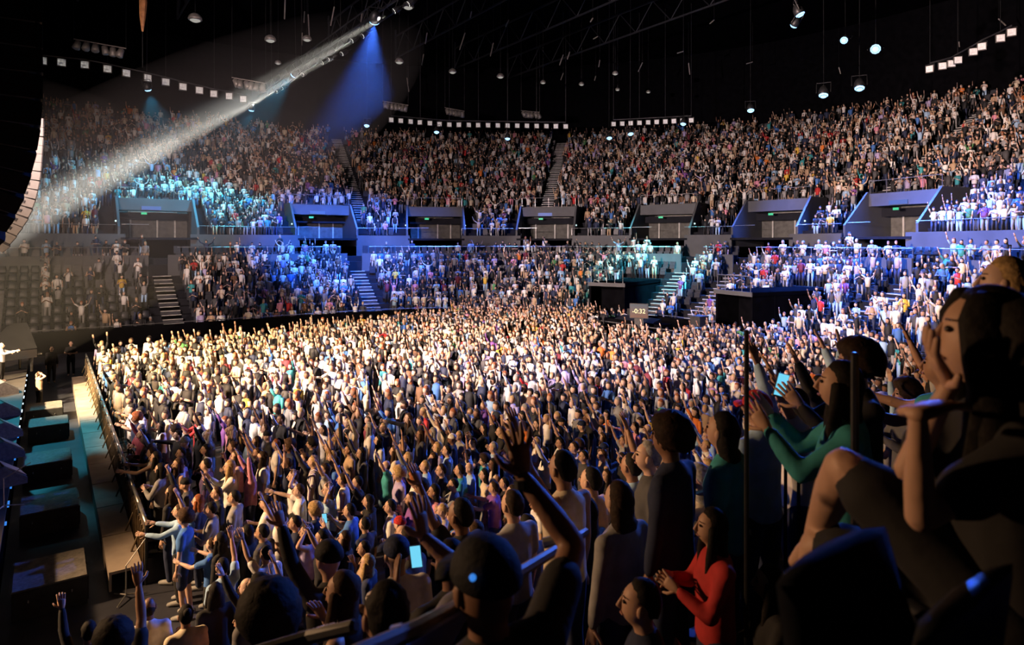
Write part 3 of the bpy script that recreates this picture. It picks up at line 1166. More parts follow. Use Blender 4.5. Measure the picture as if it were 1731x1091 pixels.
# people on the floor picked out by eye: head pixel, heading offset, spec, height factor
FLOOR = [
    (224, 778, sp('reach', 'tank', 'white', 'bob', 'dark brown', 0, bcol='grey')), (240, 781, sp('stand', 'long', 'black', 'long', 'black', 0)),
    (258, 797, sp('clap', 'long', 'grey', 'long', 'black', 3, bcol='black')), (283, 774, sp('clap', 'long', 'black', 'short', 'black', 1)),
    (293, 789, sp('stand', 'tank', 'white', 'long', 'brown', 1, bcol='light blue')), (306, 777, sp('stand', 'long', 'lavender', 'short', 'black', 0, bcol='black')),
    (332, 764, sp('cross', 'tee', 'white', 'bob', 'black', 1, 'skirt', 'black')), (352, 787, sp('stand', 'long', 'navy', 'short', 'black', 0, bcol='light blue', pattern='stripe')),
    (388, 789, sp('phone', 'long', 'white', 'long', 'blonde', 0, bcol='navy')), (401, 772, sp('stand', 'tank', 'pink', 'wavy', 'brown', 3, bcol='black')),
    (277, 862, sp('reach', 'long', 'light blue', 'short', 'brown', 0, bcol='black')), (266, 848, sp('raise_right', 'long', 'black', 'wavy', 'dark brown', 1)),
    (316, 822, sp('stand', 'long', 'charcoal', 'beanie', 'black', 1, bcol='grey')), (337, 848, sp('stand', 'long', 'navy', 'wavy', 'red', 0, bcol='navy')),
    (327, 884, sp('clap', 'tee', 'grey', 'short', 'black', 1, 'shorts', 'black')), (281, 897, sp('raise_right', 'tee', 'blue', 'curly', 'brown', 0, 'shorts', 'navy')),
    (279, 921, sp('reach', 'tee', 'blue', 'short', 'brown', 3, 'shorts', 'black')), (398, 842, sp('stand', 'long', 'grey', 'short', 'black', 1, bcol='charcoal')),
    (428, 792, sp('raise_both', 'long', 'pink', 'short', 'black', 0, bcol='navy')), (441, 776, sp('stand', 'tee', 'white', 'long', 'dark brown', 0, bcol='black')),
    (452, 851, sp('clap', 'tee', 'white', 'short', 'dark brown', 0, bcol='navy')), (487, 785, sp('raise_both', 'tee', 'navy', 'short', 'brown', 0, bcol='grey')),
    (497, 806, sp('head', 'tank', 'white', 'bun', 'brown', 0, bcol='black')), (507, 830, sp('point', 'tee', 'white', 'short', 'brown', 3, bcol='light blue')),
    (516, 776, sp('raise_left', 'long', 'charcoal', 'short', 'brown', 0)), (531, 781, sp('stand', 'tee', 'white', 'short', 'blonde', 0, pattern='stripe')),
    (563, 772, sp('clap', 'tee', 'black', 'short', 'blonde', 0)), (557, 829, sp('head', 'tee', 'light blue', 'bob', 'brown', 0)),
    (581, 812, sp('raise_right', 'tank', 'white', 'bun', 'dark brown', 1)), (606, 817, sp('raise_left', 'tee', 'black', 'short', 'black', 5)),
    (538, 866, sp('clap', 'tank', 'navy', 'curly', 'blonde', 0, 'skirt', 'navy')), (497, 886, sp('clap', 'tee', 'navy', 'short', 'black', 1)),
    (592, 862, sp('phone', 'tee', 'blue', 'short', 'black', 1)), (620, 851, sp('reach', 'tee', 'black', 'bob', 'black', 1)),
    (655, 788, sp('raise_left', 'tee', 'teal', 'bald', 'brown', 0)), (681, 757, sp('raise_both', 'tee', 'black', 'short', 'black', 2)),
    (741, 757, sp('stand', 'tee', 'lavender', 'long', 'blonde', 0)), (757, 762, sp('stand', 'tee', 'light blue', 'short', 'black', 0)),
    (678, 803, sp('stand', 'long', 'lavender', 'curly', 'blonde', 0)), (720, 789, sp('cross', 'long', 'light blue', 'short', 'blonde', 0)),
    (734, 775, sp('clap', 'tank', 'tan', 'long', 'brown', 0)), (750, 797, sp('stand', 'long', 'black', 'short', 'dark brown', 0)),
    (785, 799, sp('stand', 'tee', 'teal', 'short', 'black', 1)), (703, 815, sp('stand', 'tee', 'white', 'curly', 'red', 4)),
    (721, 822, sp('stand', 'tee', 'navy', 'curly', 'dark brown', 4)), (742, 823, sp('stand', 'tank', 'pink', 'bob', 'black', 2, 'skirt', 'blue')),
    (776, 824, sp('phone', 'tee', 'grey', 'short', 'black', 1)), (816, 818, sp('reach', 'tee', 'purple', 'short', 'dark brown', 1)),
    (839, 822, sp('stand', 'tee', 'black', 'short', 'black', 1)), (835, 757, sp('clap', 'tee', 'light blue', 'short', 'grey', 0)),
    (669, 858, sp('stand', 'tee', 'white', 'short', 'black', 1)), (690, 848, sp('chin', 'tee', 'purple', 'short', 'dark brown', 1)),
    (752, 866, sp('stand', 'tank', 'cream', 'short', 'blonde', 0)), (766, 871, sp('stand', 'tank', 'blue', 'long', 'dark brown', 0)),
    (908, 748, sp('clap', 'tank', 'white', 'long', 'blonde', 0)), (921, 766, sp('raise_left', 'long', 'white', 'long', 'black', 1)),
    (948, 750, sp('clap', 'tee', 'white', 'short', 'black', 2)), (972, 757, sp('stand', 'tee', 'white', 'short', 'dark brown', 0)),
    (988, 772, sp('stand', 'long', 'charcoal', 'short', 'black', 1)), (1020, 770, sp('stand', 'long', 'tan', 'short', 'brown', 0)),
    (1020, 740, sp('stand', 'long', 'tan', 'long', 'brown', 0)), (1090, 788, sp('clap', 'long', 'pink', 'long', 'dark brown', 0)),
    (1104, 765, sp('stand', 'tee', 'white', 'short', 'black', 1)), (868, 832, sp('stand', 'tank', 'cream', 'bun', 'dark brown', 0)),
    (407, 905, sp('stand', 'long', 'black', 'long', 'black', 1)), (440, 898, sp('stand', 'long', 'charcoal', 'short', 'black', 2)),
    (375, 905, sp('stand', 'long', 'black', 'wavy', 'black', 1)), (560, 905, sp('raise_left', 'tee', 'black', 'bob', 'black', 1)),
    (520, 900, sp('head', 'tank', 'lavender', 'long', 'black', 1)), (625, 893, sp('stand', 'tee', 'navy', 'short', 'black', 1)),
    (655, 885, sp('clap', 'tee', 'white', 'beanie', 'red', 3)), (590, 907, sp('stand', 'long', 'black', 'long', 'dark brown', 0)),
]
R = random.Random(11)


def on_tread(v):
    """clear of the riser behind and of the edge in front"""
    for vb, z in NEAR:
        if v >= vb:
            return v > 7.95 or (.46 if vb == 1.25 else .25 if vb == .45 else .16) <= v - vb <= .70
    return True


def settle(x, y, D0, levelfn, seated=False, lo=.72, hi=1.35):
    """depth near D0 at which a head seen at this pixel belongs to a usual body height on its row"""
    best = None
    H = 1.615 - (.45 if seated else 0)
    for k in range(161):
        D = D0 * (lo + (hi - lo) * k / 160)
        p = at_d(x, y, D)
        sc = (p.z - levelfn(p)) / H
        e = abs(sc - 1.0) * 1.0 + abs(D / D0 - 1) * .25
        if not on_tread(p.y):
            e += 1.0
        if best is None or e < best[0]:
            best = (e, p, sc, levelfn(p))
    return best[1], max(.80, min(1.18, best[2])), best[3]


items = []
for x, y, sq in FLOOR:
    sc = R.uniform(.94, 1.04) if not (x == 279 and y == 921) else .86
    p = at_z(x, y, FZ + 1.615 * sc)
    h = head_to_stage(p, R.uniform(-.15, .15))
    items.append(dict(p=Vector((max(p.x, 1.85), max(p.y, 8.15), FZ)), sc=sc, h=h, h0=h, pose=sq['pose'], hair=sq['hair']))


def keep_floor(q, p):
    p.x, p.y = max(p.x, 1.85), max(p.y, 8.15)
    p.z = floor_z(p.x, p.y)
    return p


for q in items:
    q['p'] = keep_floor(q, q['p'])
part_people(items, keep_floor)
for (x, y, sq), q in zip(FLOOR, items):
    p = q['p']
    TAKEN.append((p.x, p.y))
    settled(figure(p, q['h'], q['pose'], q['sc'], 1.0, q['hair']), p.x, p.y)
    lab = make_label(sq, '')
    if lab in USED:
        lab = make_label(sq, 'on the floor')
    USED.add(lab)
    person(p, q['h'], sq, '', 'people picked out on the arena floor', q['sc'], 1.0, y > 780, lab)
    if x == 592:
        Jq = joints('phone')
        m_ = (Jq['wrL'] + Jq['haL'] * .12 + Jq['wrR'] + Jq['haR'] * .12) / 2
        FLOOR_HAND = Vector(p) + Matrix.Rotation(q['h'], 3, 'Z') @ (m_ * q['sc'])

# people on the near-side terrace: head pixel, depth, view angle, spec, label
STAND = [
    (150, 1070, 6.4, 50, sp('raise_left', 'long', 'black', 'short', 'black', 1), None),
    (192, 1085, 5.6, 45, sp('raise_right', 'tee', 'black', 'curly', 'black', 2), None),
    (255, 1030, 7.2, 60, sp('stand', 'tee', 'white', 'bald', 'black', 6), None),
    (327, 1030, 7.0, 50, sp('clap', 'long', 'cream', 'bun', 'black', 2), None),
    (350, 1015, 6.2, 50, sp('stand', 'long', 'black', 'wavy', 'black', 1), None),
    (377, 960, 9.0, 40, sp('raise_right', 'tee', 'light blue', 'short', 'black', 1), None),
    (451, 938, 9.3, 30, sp('raise_left', 'tee', 'white', 'short', 'black', 5), None),
    (440, 1000, 6.6, 30, sp('stand', 'long', 'grey', 'long', 'black', 0), None),
    (455, 1050, 3.3, 50, sp('stand', 'long', 'black', 'curly', 'black', 4), None),
    (565, 950, 5.0, 35, sp('raise_left', 'long', 'black', 'beanie', 'black', 1), None),
    (592, 968, 4.7, 10, sp('chin', 'tank', 'black', 'long', 'brown', 1), None),
    (645, 952, 4.6, 55, sp('stand', 'tee', 'white', 'cap', 'navy', 1), None),
    (692, 918, 6.5, 15, sp('stand', 'long', 'charcoal', 'short', 'dark brown', 1), None),
    (682, 902, 7.6, 15, sp('stand', 'tee', 'black', 'bald', 'black', 1), None),
    (737, 885, 7.6, 20, sp('stand', 'tee', 'black', 'short', 'grey', 0), None),
    (765, 955, 3.6, 55, sp('phone', 'long', 'black', 'short', 'black', 4), None),
    (815, 862, 6.3, 30, sp('raise_left', 'tee', 'black', 'short', 'black', 4), None),
    (838, 866, 5.9, 45, sp('stand', 'tee', 'grey', 'short', 'dark brown', 1), None),
    (893, 895, 5.6, 40, sp('stand', 'long', 'navy', 'long', 'black', 1), None),
    (955, 795, 6.3, 45, sp('raise_left', 'tank', 'cream', 'short', 'black', 2), None),
    (1003, 868, 5.2, 40, sp('stand', 'tee', 'black', 'wavy', 'black', 0), None),
    (1048, 797, 6.4, 45, sp('raise_right', 'tee', 'light blue', 'short', 'black', 4), None),
    (1026, 808, 7.4, 35, sp('stand', 'tee', 'tan', 'short', 'black', 1), None),
    (1050, 848, 4.8, 50, sp('stand', 'long', 'grey', 'bob', 'dark brown', 0), None),
    (1146, 762, 6.0, 25, sp('stand', 'long', 'charcoal', 'short', 'grey', 0), None),
    (1176, 738, 4.5, 45, sp('stand', 'long', 'navy', 'curly', 'dark brown', 4), None),
    (1224, 725, 4.5, 35, sp('stand', 'tee', 'teal', 'bob', 'black', 1), None),
    (1292, 690, 4.5, 50, sp('raise_right', 'long', 'light blue', 'cap', 'red', 2), None),
    (1352, 682, 5.2, 20, sp('raise_left', 'tee', 'white', 'short', 'dark brown', 1), None),
    (1376, 668, 4.7, 30, sp('raise_left', 'long', 'black', 'short', 'black', 2), None),
    (1408, 662, 5.1, 15, sp('raise_both', 'long', 'light blue', 'short', 'black', 1), None),
    (1462, 640, 3.9, 40, sp('phone', 'long', 'teal', 'long', 'black', 1), None),
    (1517, 615, 5.4, 15, sp('phone', 'long', 'black', 'curly', 'dark brown', 1), None),
    (1562, 632, 3.0, 20, sp('reach', 'tee', 'teal', 'short', 'black', 2), None),
    (1140, 833, 5.6, 15, sp('seated', 'long', 'cream', 'bob', 'grey', 3), None),
    (1219, 912, 3.9, 0, sp('clap', 'long', 'red', 'long', 'black', 1), None),
    (1090, 1012, 3.1, 5, sp('seated', 'long', 'navy', 'short', 'black', 1), None),
    (1292, 1000, 3.5, 5, sp('seated', 'long', 'black', 'long', 'black', 1), None),
    (1208, 832, 5.2, 40, sp('phone', 'long', 'black', 'beanie', 'maroon', 1), None),
    (1708, 497, 2.5, 30, sp('stand', 'long', 'yellow', 'bob', 'blonde', 3), None),
]
items = []
for x, y, D, psi, sq, lab in STAND:
    p, sc, lv = settle(x, y, D, lambda q: near_level(q.y), POSES[sq['pose']][2])
    zf = lv - (.45 if POSES[sq['pose']][2] else 0)
    items.append(dict(p=Vector((p.x, p.y, zf)), p0=Vector((p.x, p.y, zf)), sc=sc, h=face(psi), h0=face(psi), pose=sq['pose'], hair=sq['hair'], lv=lv))


def leash(q, p, L):
    d = p - q['p0']
    d.z = 0
    if d.length > L:
        d = d.normalized() * L
    return Vector((q['p0'].x + d.x, q['p0'].y + d.y, p.z))


def keep_row(q, p):
    p = leash(q, p, .30)
    p.z = q['p'][2]
    for vb, z in NEAR:
        if abs(z - q['lv']) < 1e-3:
            p.y = min(max(p.y, vb + (.46 if abs(vb - 1.25) < .01 else .16)), vb + .70)
    if q['lv'] <= FZ:
        p.y = max(p.y, 8.1)
    return p


part_people(items, keep_row, 90)
HANDS = {}
for (x, y, D, psi, sq, lab), q in zip(STAND, items):
    p = q['p']
    lab = make_label(sq, 'on the near terrace')
    if lab in USED:
        lab = make_label(sq, 'on terrace steps')
    USED.add(lab)
    TAKEN.append((p.x, p.y))
    settled(figure(p, q['h'], q['pose'], q['sc'], 1.0, q['hair']), p.x, p.y)
    o = person(p, q['h'], sq, '', 'people on the near-side terrace', q['sc'], 1.0, False, lab)
    if sq['pose'] == 'phone':
        Jq = joints('phone')
        m_ = (Jq['wrL'] + Jq['haL'] * .12 + Jq['wrR'] + Jq['haR'] * .12) / 2
        HANDS[x] = Vector(p) + Matrix.Rotation(q['h'], 3, 'Z') @ (m_ * q['sc'])

# ------------------------------------------------------------------ everyone else, as positions
rnd = random.Random(5)
CAND = []      # (x, y, z, heading, section)
TAKEN += [(5.15, 4.25), (5.3, 4.65)]      # the short flight of steps


def free(px, py, r=.40):
    return all((px - a) ** 2 + (py - b) ** 2 > r * r for a, b in TAKEN)


g_u = np.arange(1.9, 33, 0.62)
g_v = np.arange(8.2, 43.2, 0.62)
for i, a in enumerate(g_u):
    for j, b in enumerate(g_v):
        u = a + rnd.uniform(-.2, .2)
        v = b + rnd.uniform(-.2, .2) + (.3 if i % 2 else 0)
        p = Vector((u, v, 0))
        if not (inside(p, -.55) or (u < 13 and v > 8.1 and v < 12)) or v > 35.0 + .24 * (u - 5):
            continue
        u = max(u, 1.86)
        if 26.2 < u < 33.2 and 22.8 < v < 30.6:
            continue
        if v < 10.5 and rnd.random() < .4:
            continue
        x, y, k = project((u, v, FZ + 1.6))
        if not (-60 < x < 1790 and y < 1200):
            continue
        if 340 < x < 415 and 850 < y < 930 or 395 < x < 430 and 800 < y < 850:
            continue
        if rnd.random() < .04 or not free(u, v):
            continue
        CAND.append((u, v, floor_z(u, v), head_to_stage(p, rnd.uniform(-.3, .3)), 'floor'))
EMPTY = []     # unoccupied seats
OCC = []
for i, (d, z, sec) in enumerate(ROWS):
    s = S0
    while s < S1:
        s = s_step(s, d + .4, .56)
        if s > S1:
            break
        p, n, t = frame(s, d + .34)
        x, y, k = project((p.x, p.y, z + 1.2))
        if not (-40 < x < 1771):
            continue
        if sec == 'lower' and (in_tunnel(s, i, .3) or any(abs(arc(c, s, d)) < 1.05 for c in AISLE_LOW)):
            continue
        if sec == 'box' and any(abs(arc(c, s, d)) < .85 for c in AISLE_LOW):
            continue
        if sec == 'upper' and (in_vom(s, d, .2) or (i >= 15 and any(abs(arc(c, s, d)) < .8 for c in AISLE_UP))):
            continue
        if sec == 'upper' and d < 14.5 and any(2.5 < abs(arc(c, s, 13)) < 3.7 for c in VOMS):
            continue
        occ = {'lower': .80, 'box': .42, 'upper': .84}[sec]
        if sec == 'lower' and x < 285:
            occ = .36 if x > 75 else (.45 if i in (1, 2) else .0)
        if sec == 'lower' and 1120 < x < 1180 and i > 2:
            occ = .35
        if sec == 'lower' and x > 1440 and i in (2, 5):
            occ = .35
        if sec == 'upper' and i > 31:
            occ = .55
        if sec == 'box' and i == 10:
            occ = .05
        seat = (p + n * .22, z, math.atan2(-n.y, -n.x), k)
        if rnd.random() < occ:
            CAND.append((p.x + rnd.uniform(-.06, .06), p.y + rnd.uniform(-.06, .06), z, head_to_stage(p, rnd.uniform(-.35, .35)), sec))
            OCC.append(seat)
        else:
            EMPTY.append(seat)
# the near terrace further along to the end of the hall
for k, (vb, z) in enumerate(NEAR[:8]):
    u = 4.2 + rnd.uniform(0, .4)
    while u < 15.4:
        u += .60
        v = vb + .56
        x, y, kk = project((u, v, z + 1.5))
        if rnd.random() < .72 and x < 1760 and free(u, v, .55) and not (x < 1120):
            CAND.append((u, v, z, head_to_stage(Vector((u, v, 0)), rnd.uniform(-.3, .3)), 'near'))

# the ones that show largest become individuals
CAND.sort(key=lambda c: project((c[0], c[1], c[2] + 1.4))[2])
N_MAX = 292
rest = []
rs = random.Random(23)
for c in CAND:
    x, y, k = project((c[0], c[1], c[2] + 1.5))
    if N_IND[0] >= N_MAX or not (5 < x < 1725 and y < 1075) or (c[4] == 'near' and k < 4.2):
        if not (c[4] == 'near' and k < 4.2):
            rest.append(c)
        continue
    pl = 'on the near terrace' if c[4] == 'near' else ''
    sc, wd = rs.uniform(.92, 1.04), rs.uniform(.94, 1.02)
    best = None
    for q in range(60):
        spc = random_spec(rs)
        lab = make_label(spc, pl)
        if lab in USED:
            continue
        j = .0 if q < 8 else .16
        pos = (max(1.85, c[0] + rs.uniform(-j, j)), c[1] + (rs.uniform(-j, j) if c[4] != 'near' else 0), c[2])
        hd = c[3] + rs.uniform(-.1, .1)
        fig = figure(pos, hd, spc['pose'], sc, wd, spc['hair'])
        k_ = worst(fig, pos[0], pos[1])
        if best is None or k_ < best[0]:
            best = (k_, spc, lab, pos, hd, fig)
        if k_ < .005:
            break
    if best is None or best[0] > .006:
        continue                    # no room here for anybody
    k_, spc, lab, pos, hd, fig = best
    USED.add(lab)
    settled(fig, pos[0], pos[1])
    person(pos, hd, spc, '', 'people on the near-side terrace' if c[4] == 'near' else 'people picked out on the arena floor',
           sc, wd, False, lab)


# ------------------------------------------------------------------ the mass of the crowd: one object
def low_template(pose, hair, sleeve, lod):
    J = joints(pose)
    parts = []       # (verts, faces, region)
    n6, n4 = (6, 4) if lod else (5, 3)
    ax = (0, 1, 0)
    parts.append((tube([J['pelvis'] - UPZ * .06, J['waist'], J['chest'], J['collar'], J['neck']],
                       [(.17, .125), (.155, .12), (.180, .13), (.175, .095), (.06, .06)], n6, ax, 0), 1))
    rot = look_rot(J)
    h = J['head']
    nu, nv = (8, 6) if lod else (6, 5)
    parts.append((sphere(h, (.095, .078, .120), nu, nv, None, rot), 0))

    def hf(n, p):
        k = 1.0 if n.z > .25 or n.x < -.25 else .72
        if hair == 'long' and n.z < -.3 and n.x < .3:
            return Vector((p.x * .9 - .04, p.y * 1.1, p.z * 2.3))
        if hair == 'short' and n.z < -.55:
            k = .72
        return p * k
    parts.append((sphere(h + Vector((-.012, 0, .012)), (.110, .092, .130), nu, nv, hf, rot), 3))
    for q in 'LR':
        sh, el, wr = J['sh' + q], J['el' + q], J['wr' + q]
        parts.append((tube([sh - (el - sh) * .12, el], [.062, .046], n4, ax, 0), 1 if sleeve != 'tank' else 0))
        parts.append((tube([el - (wr - el) * .1, wr], [.046, .03], n4, ax, 0), 1 if sleeve == 'long' else 0))
        if lod:
            hd = J['ha' + q]
            parts.append((tube([wr - hd * .01, wr + hd * .08, wr + hd * .18], [(.028, .018), (.042, .018), (.03, .010)], 4, J['pn' + q].cross(hd), 0), 0))
        else:
            hd = J['ha' + q]
            parts.append((tube([wr, wr + hd * .16], [.034, .026], 3, ax, 0), 0))
        parts.append((tube([J['hip' + q] + UPZ * .05, J['kn' + q], J['an' + q] - UPZ * .06], [.10, .075, .06], n4, ax, 0), 2))
    V, T, Rg = [], [], []
    for (v, f), reg in parts:
        o = len(V)
        V.extend([tuple(a) for a in v])
        Rg.extend([reg] * len(v))
        for q in f:
            for k in range(1, len(q) - 1):
                T.append((q[0] + o, q[k] + o, q[k + 1] + o))
    return np.array(V), np.array(T), np.array(Rg)


posew = [('stand', 7), ('clap', 5), ('raise_right', 3), ('raise_left', 3), ('raise_both', 1.6), ('cross', 1.5), ('vee', .7), ('phone', 1)]
posew_floor = [('stand', 9), ('clap', 6), ('raise_right', 3.2), ('raise_left', 3.2), ('raise_both', .8), ('phone', 1), ('cross', 1.5), ('reach', 1)]
nr = np.random.default_rng(3)
groups = {}
for c in rest:
    kk = project((c[0], c[1], c[2] + 1.4))[2]
    pw = posew_floor if c[4] in ('floor', 'near') else posew
    nm = [a for a, b in pw]
    wt = np.array([b for a, b in pw])
    pz = nm[nr.choice(len(nm), p=wt / wt.sum())]
    if c[4] in ('floor', 'near') and kk < 40:
        ok = False
        for t_ in range(5):
            fig = figure(c[:3], c[3], pz, 1.0, 1.05)
            if worst(fig, c[0], c[1]) < .02:
                ok = True
                break
            pz = 'stand' if t_ > 1 else nm[nr.choice(len(nm), p=wt / wt.sum())]
        if not ok:
            continue
        settled(fig, c[0], c[1])
    key = (pz, 'long' if nr.random() < .42 else 'short', ['tee', 'long', 'tank'][nr.choice(3, p=[.55, .3, .15])], 1 if kk < 36 else 0)
    groups.setdefault(key, []).append(c)
allV, allT, allC = [], [], []
off = 0
skin_a = np.array(SKINS[:6])
hair_n = ['black', 'black', 'dark brown', 'dark brown', 'brown', 'blonde', 'red', 'grey']
hair_a = np.array([HAIRC[k] for k in hair_n])
sh_a = np.array([CLOTH[k] for k in SN])
bt_a = np.array([CLOTH[k] for k in ('black', 'black', 'navy', 'navy', 'charcoal', 'tan', 'light blue', 'grey')])
for key, cs in groups.items():
    V, T, Rg = low_template(*key)
    K = len(cs)
    P = np.array([c[:3] for c in cs])
    th = np.array([c[3] for c in cs])
    sc = nr.uniform(.90, 1.05, K)
    wd = sc * nr.uniform(.95, 1.12, K)
    x = V[None, :, 0] * wd[:, None]
    y = V[None, :, 1] * wd[:, None]
    co, si = np.cos(th)[:, None], np.sin(th)[:, None]
    out = np.stack([x * co - y * si + P[:, 0:1], x * si + y * co + P[:, 1:2], V[None, :, 2] * sc[:, None] + P[:, 2:3]], -1)
    col = np.zeros((K, len(V), 4))
    col[..., 3] = 1
    sk = skin_a[nr.choice(len(skin_a), K, p=[.28, .2, .14, .24, .06, .08])]
    hh = hair_a[nr.choice(len(hair_a), K)]
    st = sh_a[nr.choice(len(sh_a), K, p=SWT)] * nr.uniform(.8, 1.1, (K, 1))
    bt = bt_a[nr.choice(len(bt_a), K)]
    for reg, arr in ((0, sk), (1, st), (2, bt), (3, hh)):
        col[:, Rg == reg, :3] = np.minimum(arr, 1)[:, None, :]
    allV.append(out.reshape(-1, 3))
    allC.append(col.reshape(-1, 4))
    allT.append((T[None] + (np.arange(K) * len(V))[:, None, None] + off).reshape(-1, 3))
    off += K * len(V)


def fast_mesh(name, V, T, C=None, mat=None):
    me = bpy.data.meshes.new(name)
    me.vertices.add(len(V))
    me.vertices.foreach_set('co', np.ascontiguousarray(V, dtype=np.float32).ravel())
    me.loops.add(len(T) * 3)
    me.loops.foreach_set('vertex_index', np.ascontiguousarray(T, dtype=np.int32).ravel())
    me.polygons.add(len(T))
    me.polygons.foreach_set('loop_start', np.arange(0, len(T) * 3, 3, dtype=np.int32))
    me.update(calc_edges=True)
    me.polygons.foreach_set('use_smooth', np.ones(len(T), dtype=bool))
    if C is not None:
        at_ = me.attributes.new('dye', 'FLOAT_COLOR', 'POINT')
        at_.data.foreach_set('color', np.ascontiguousarray(C, dtype=np.float32).ravel())
    if mat:
        me.materials.append(mat)
    me.update()
    return me


mcrowd, nt, b = new_mat('crowd_clothes_and_skin')
an = nt.nodes.new('ShaderNodeAttribute')
an.attribute_name = 'dye'
nt.links.new(an.outputs['Color'], b.inputs['Base Color'])
b.inputs['Roughness'].default_value = .75
V = np.concatenate(allV)
T = np.concatenate(allT)
C = np.concatenate(allC)
print('crowd', len(rest), 'individuals', N_IND[0], 'tris', len(T))
o = obj('crowd', fast_mesh('crowd', V, T, C, mcrowd))
tag(o, 'dense crowd of standing spectators filling the arena floor and stands', 'crowd', kind='stuff')

# ------------------------------------------------------------------ seats
seat_g = Geo()
seat_back = Geo().add(tube([(-.20, 0, .40), (-.235, 0, .62), (-.27, 0, .86)], [(.225, .03), (.23, .035), (.20, .025)], 8, (0, 1, 0), .5)).mesh('seat_back', [M['seat']], True)
seat_pad = Geo().add(tube([(-.20, 0, .43), (.0, 0, .44), (.22, 0, .45)], [(.21, .035), (.225, .045), (.20, .03)], 8, (0, 1, 0), .5)).mesh('seat_cushion', [M['seatpad']], True)
seat_leg = Geo().add(box((-.1, 0, .21), (.09, .06, .42))).add(box((-.08, 0, .01), (.26, .12, .02))).mesh('seat_post', [M['darkmetal']])
seat_arm = Geo().add(tube([(-.2, 0, .64), (.02, 0, .66), (.12, 0, .64)], [.02, .022, .018], 6, (0, 1, 0), .5)).add(tube([(-.1, 0, .44), (-.1, 0, .64)], [.016, .016], 5)).mesh('armrest', [M['seat']], True)


def seat(p, z, rz, label, group, folded=False, arms=True):
    r = empty('stadium_seat', (p.x, p.y, z), rz)
    tag(r, label, 'seat', group)
    obj('backrest', seat_back, r)
    c = obj('seat_cushion', seat_pad, r)
    if folded:
        hinge = Vector((-.20, 0, .44))
        c.rotation_euler = (0, -1.3, 0)
        c.location = hinge - Matrix.Rotation(-1.3, 3, 'Y') @ hinge + Vector((.05, 0, 0))
    obj('seat_post', seat_leg, r)
    for sg in (1, -1) if arms else ():
        a = obj('armrest', seat_arm, r)
        a.location = (0, sg * .245, 0)
        if folded:
            a.scale = (.55, 1, 1)
            a.location.x = -.09
    return r


for (x, y, D, psi, sq, lab), q in zip(STAND, items):
    if POSES[sq['pose']][2]:
        f_ = Vector((math.cos(q['h']), math.sin(q['h']), 0))
        s_ = seat(Vector(q['p']) + f_ * .09, q['lv'], q['h'], 'dark padded seat under the ' + {'cream': 'seated grey-haired person in cream', 'navy': 'seated person in navy', 'black': 'seated long-haired person in black'}[sq['shirt']],
             None, False, False)
        s_.scale = (1, 1, .92)
EMPTY.sort(key=lambda e: e[3])
n_ind = 0
mass = list(OCC)
for e in EMPTY:
    p, z, rz, k = e
    x, y, kk = project((p.x, p.y, z + .6))
    if n_ind < 180 and 0 < x < 1700:
        n_ind += 1
        hz = x < 300
        seat(p, z, rz, 'empty dark folding seat in the hazy block beside the stage' if hz else 'empty dark folding seat between standing people in the bowl',
             'empty seats beside the stage' if hz else 'empty seats in the bowl')
    else:
        mass.append(e)
# shells of all other seats
lv, lf = [], []
for bx in (box((-.22, 0, .64), (.06, .44, .46)), box((-.14, 0, .50), (.12, .42, .34))):
    o = len(lv)
    lv.extend([tuple(a) for a in bx[0]])
    for q in bx[1]:
        lf.extend([(q[0] + o, q[1] + o, q[2] + o), (q[0] + o, q[2] + o, q[3] + o)])
lv, lf = np.array(lv), np.array(lf)
P = np.array([(e[0].x, e[0].y, e[1]) for e in mass])
th = np.array([e[2] for e in mass])
co, si = np.cos(th)[:, None], np.sin(th)[:, None]
V = np.stack([lv[None, :, 0] * co - lv[None, :, 1] * si + P[:, 0:1], lv[None, :, 0] * si + lv[None, :, 1] * co + P[:, 1:2], lv[None, :, 2] + P[:, 2:3]], -1)
T = (lf[None] + (np.arange(len(P)) * len(lv))[:, None, None]).reshape(-1, 3)
me = fast_mesh('seat_rows', V.reshape(-1, 3), T, None, M['seat'])
me.polygons.foreach_set('use_smooth', np.zeros(len(T), dtype=bool))
tag(obj('seat_rows', me), 'rows of dark folding seats behind the standing people in the bowl', 'seats', kind='stuff')

# ------------------------------------------------------------------ stage, pit, barrier
g = Geo().add(box((-7.2, 22, FZ + .57), (13.1, 30, 1.14)))
stage = obj('stage', g, mats=[M['black']])
tag(stage, 'black stage platform with lit front edge along the pit', 'stage')
obj('stage_deck', Geo().add(box((-7.2, 22, FZ + 1.17), (13.2, 30.1, .06))), stage, mats=[M['pit']])
for k in range(16):
    v = 14.5 + k * 1.05
    obj('edge_lamp', Geo().add(box((-.58, v, FZ + 1.16), (.03, .30 if k % 2 else .12, .03))), stage, mats=[M['whiteglow'] if k > 6 else M['cyanled']])
obj('edge_light_bar', Geo().add(tube([(-.56, 8.4, FZ + .95), (-.56, 9.8, FZ + .95)], [.035, .035], 6)), stage, mats=[M['cyanled']])

# step along the barrier, board by board
st = empty('barrier_step', (1.14, 23, FZ))
tag(st, 'long tan plywood step along the stage side of the crowd barrier', 'step')
v = 13.3
k = 0
while v < 32.0:
    L = 1.7
    obj('deck_board', Geo().add(box((0, v + L / 2 - 23, .32), (.50, L - .03, .05))), st, mats=[M['wood']])
    obj('riser_board', Geo().add(box((-.23, v + L / 2 - 23, .15), (.04, L - .03, .29))), st, mats=[M['wood']])
    v += L
    k += 1

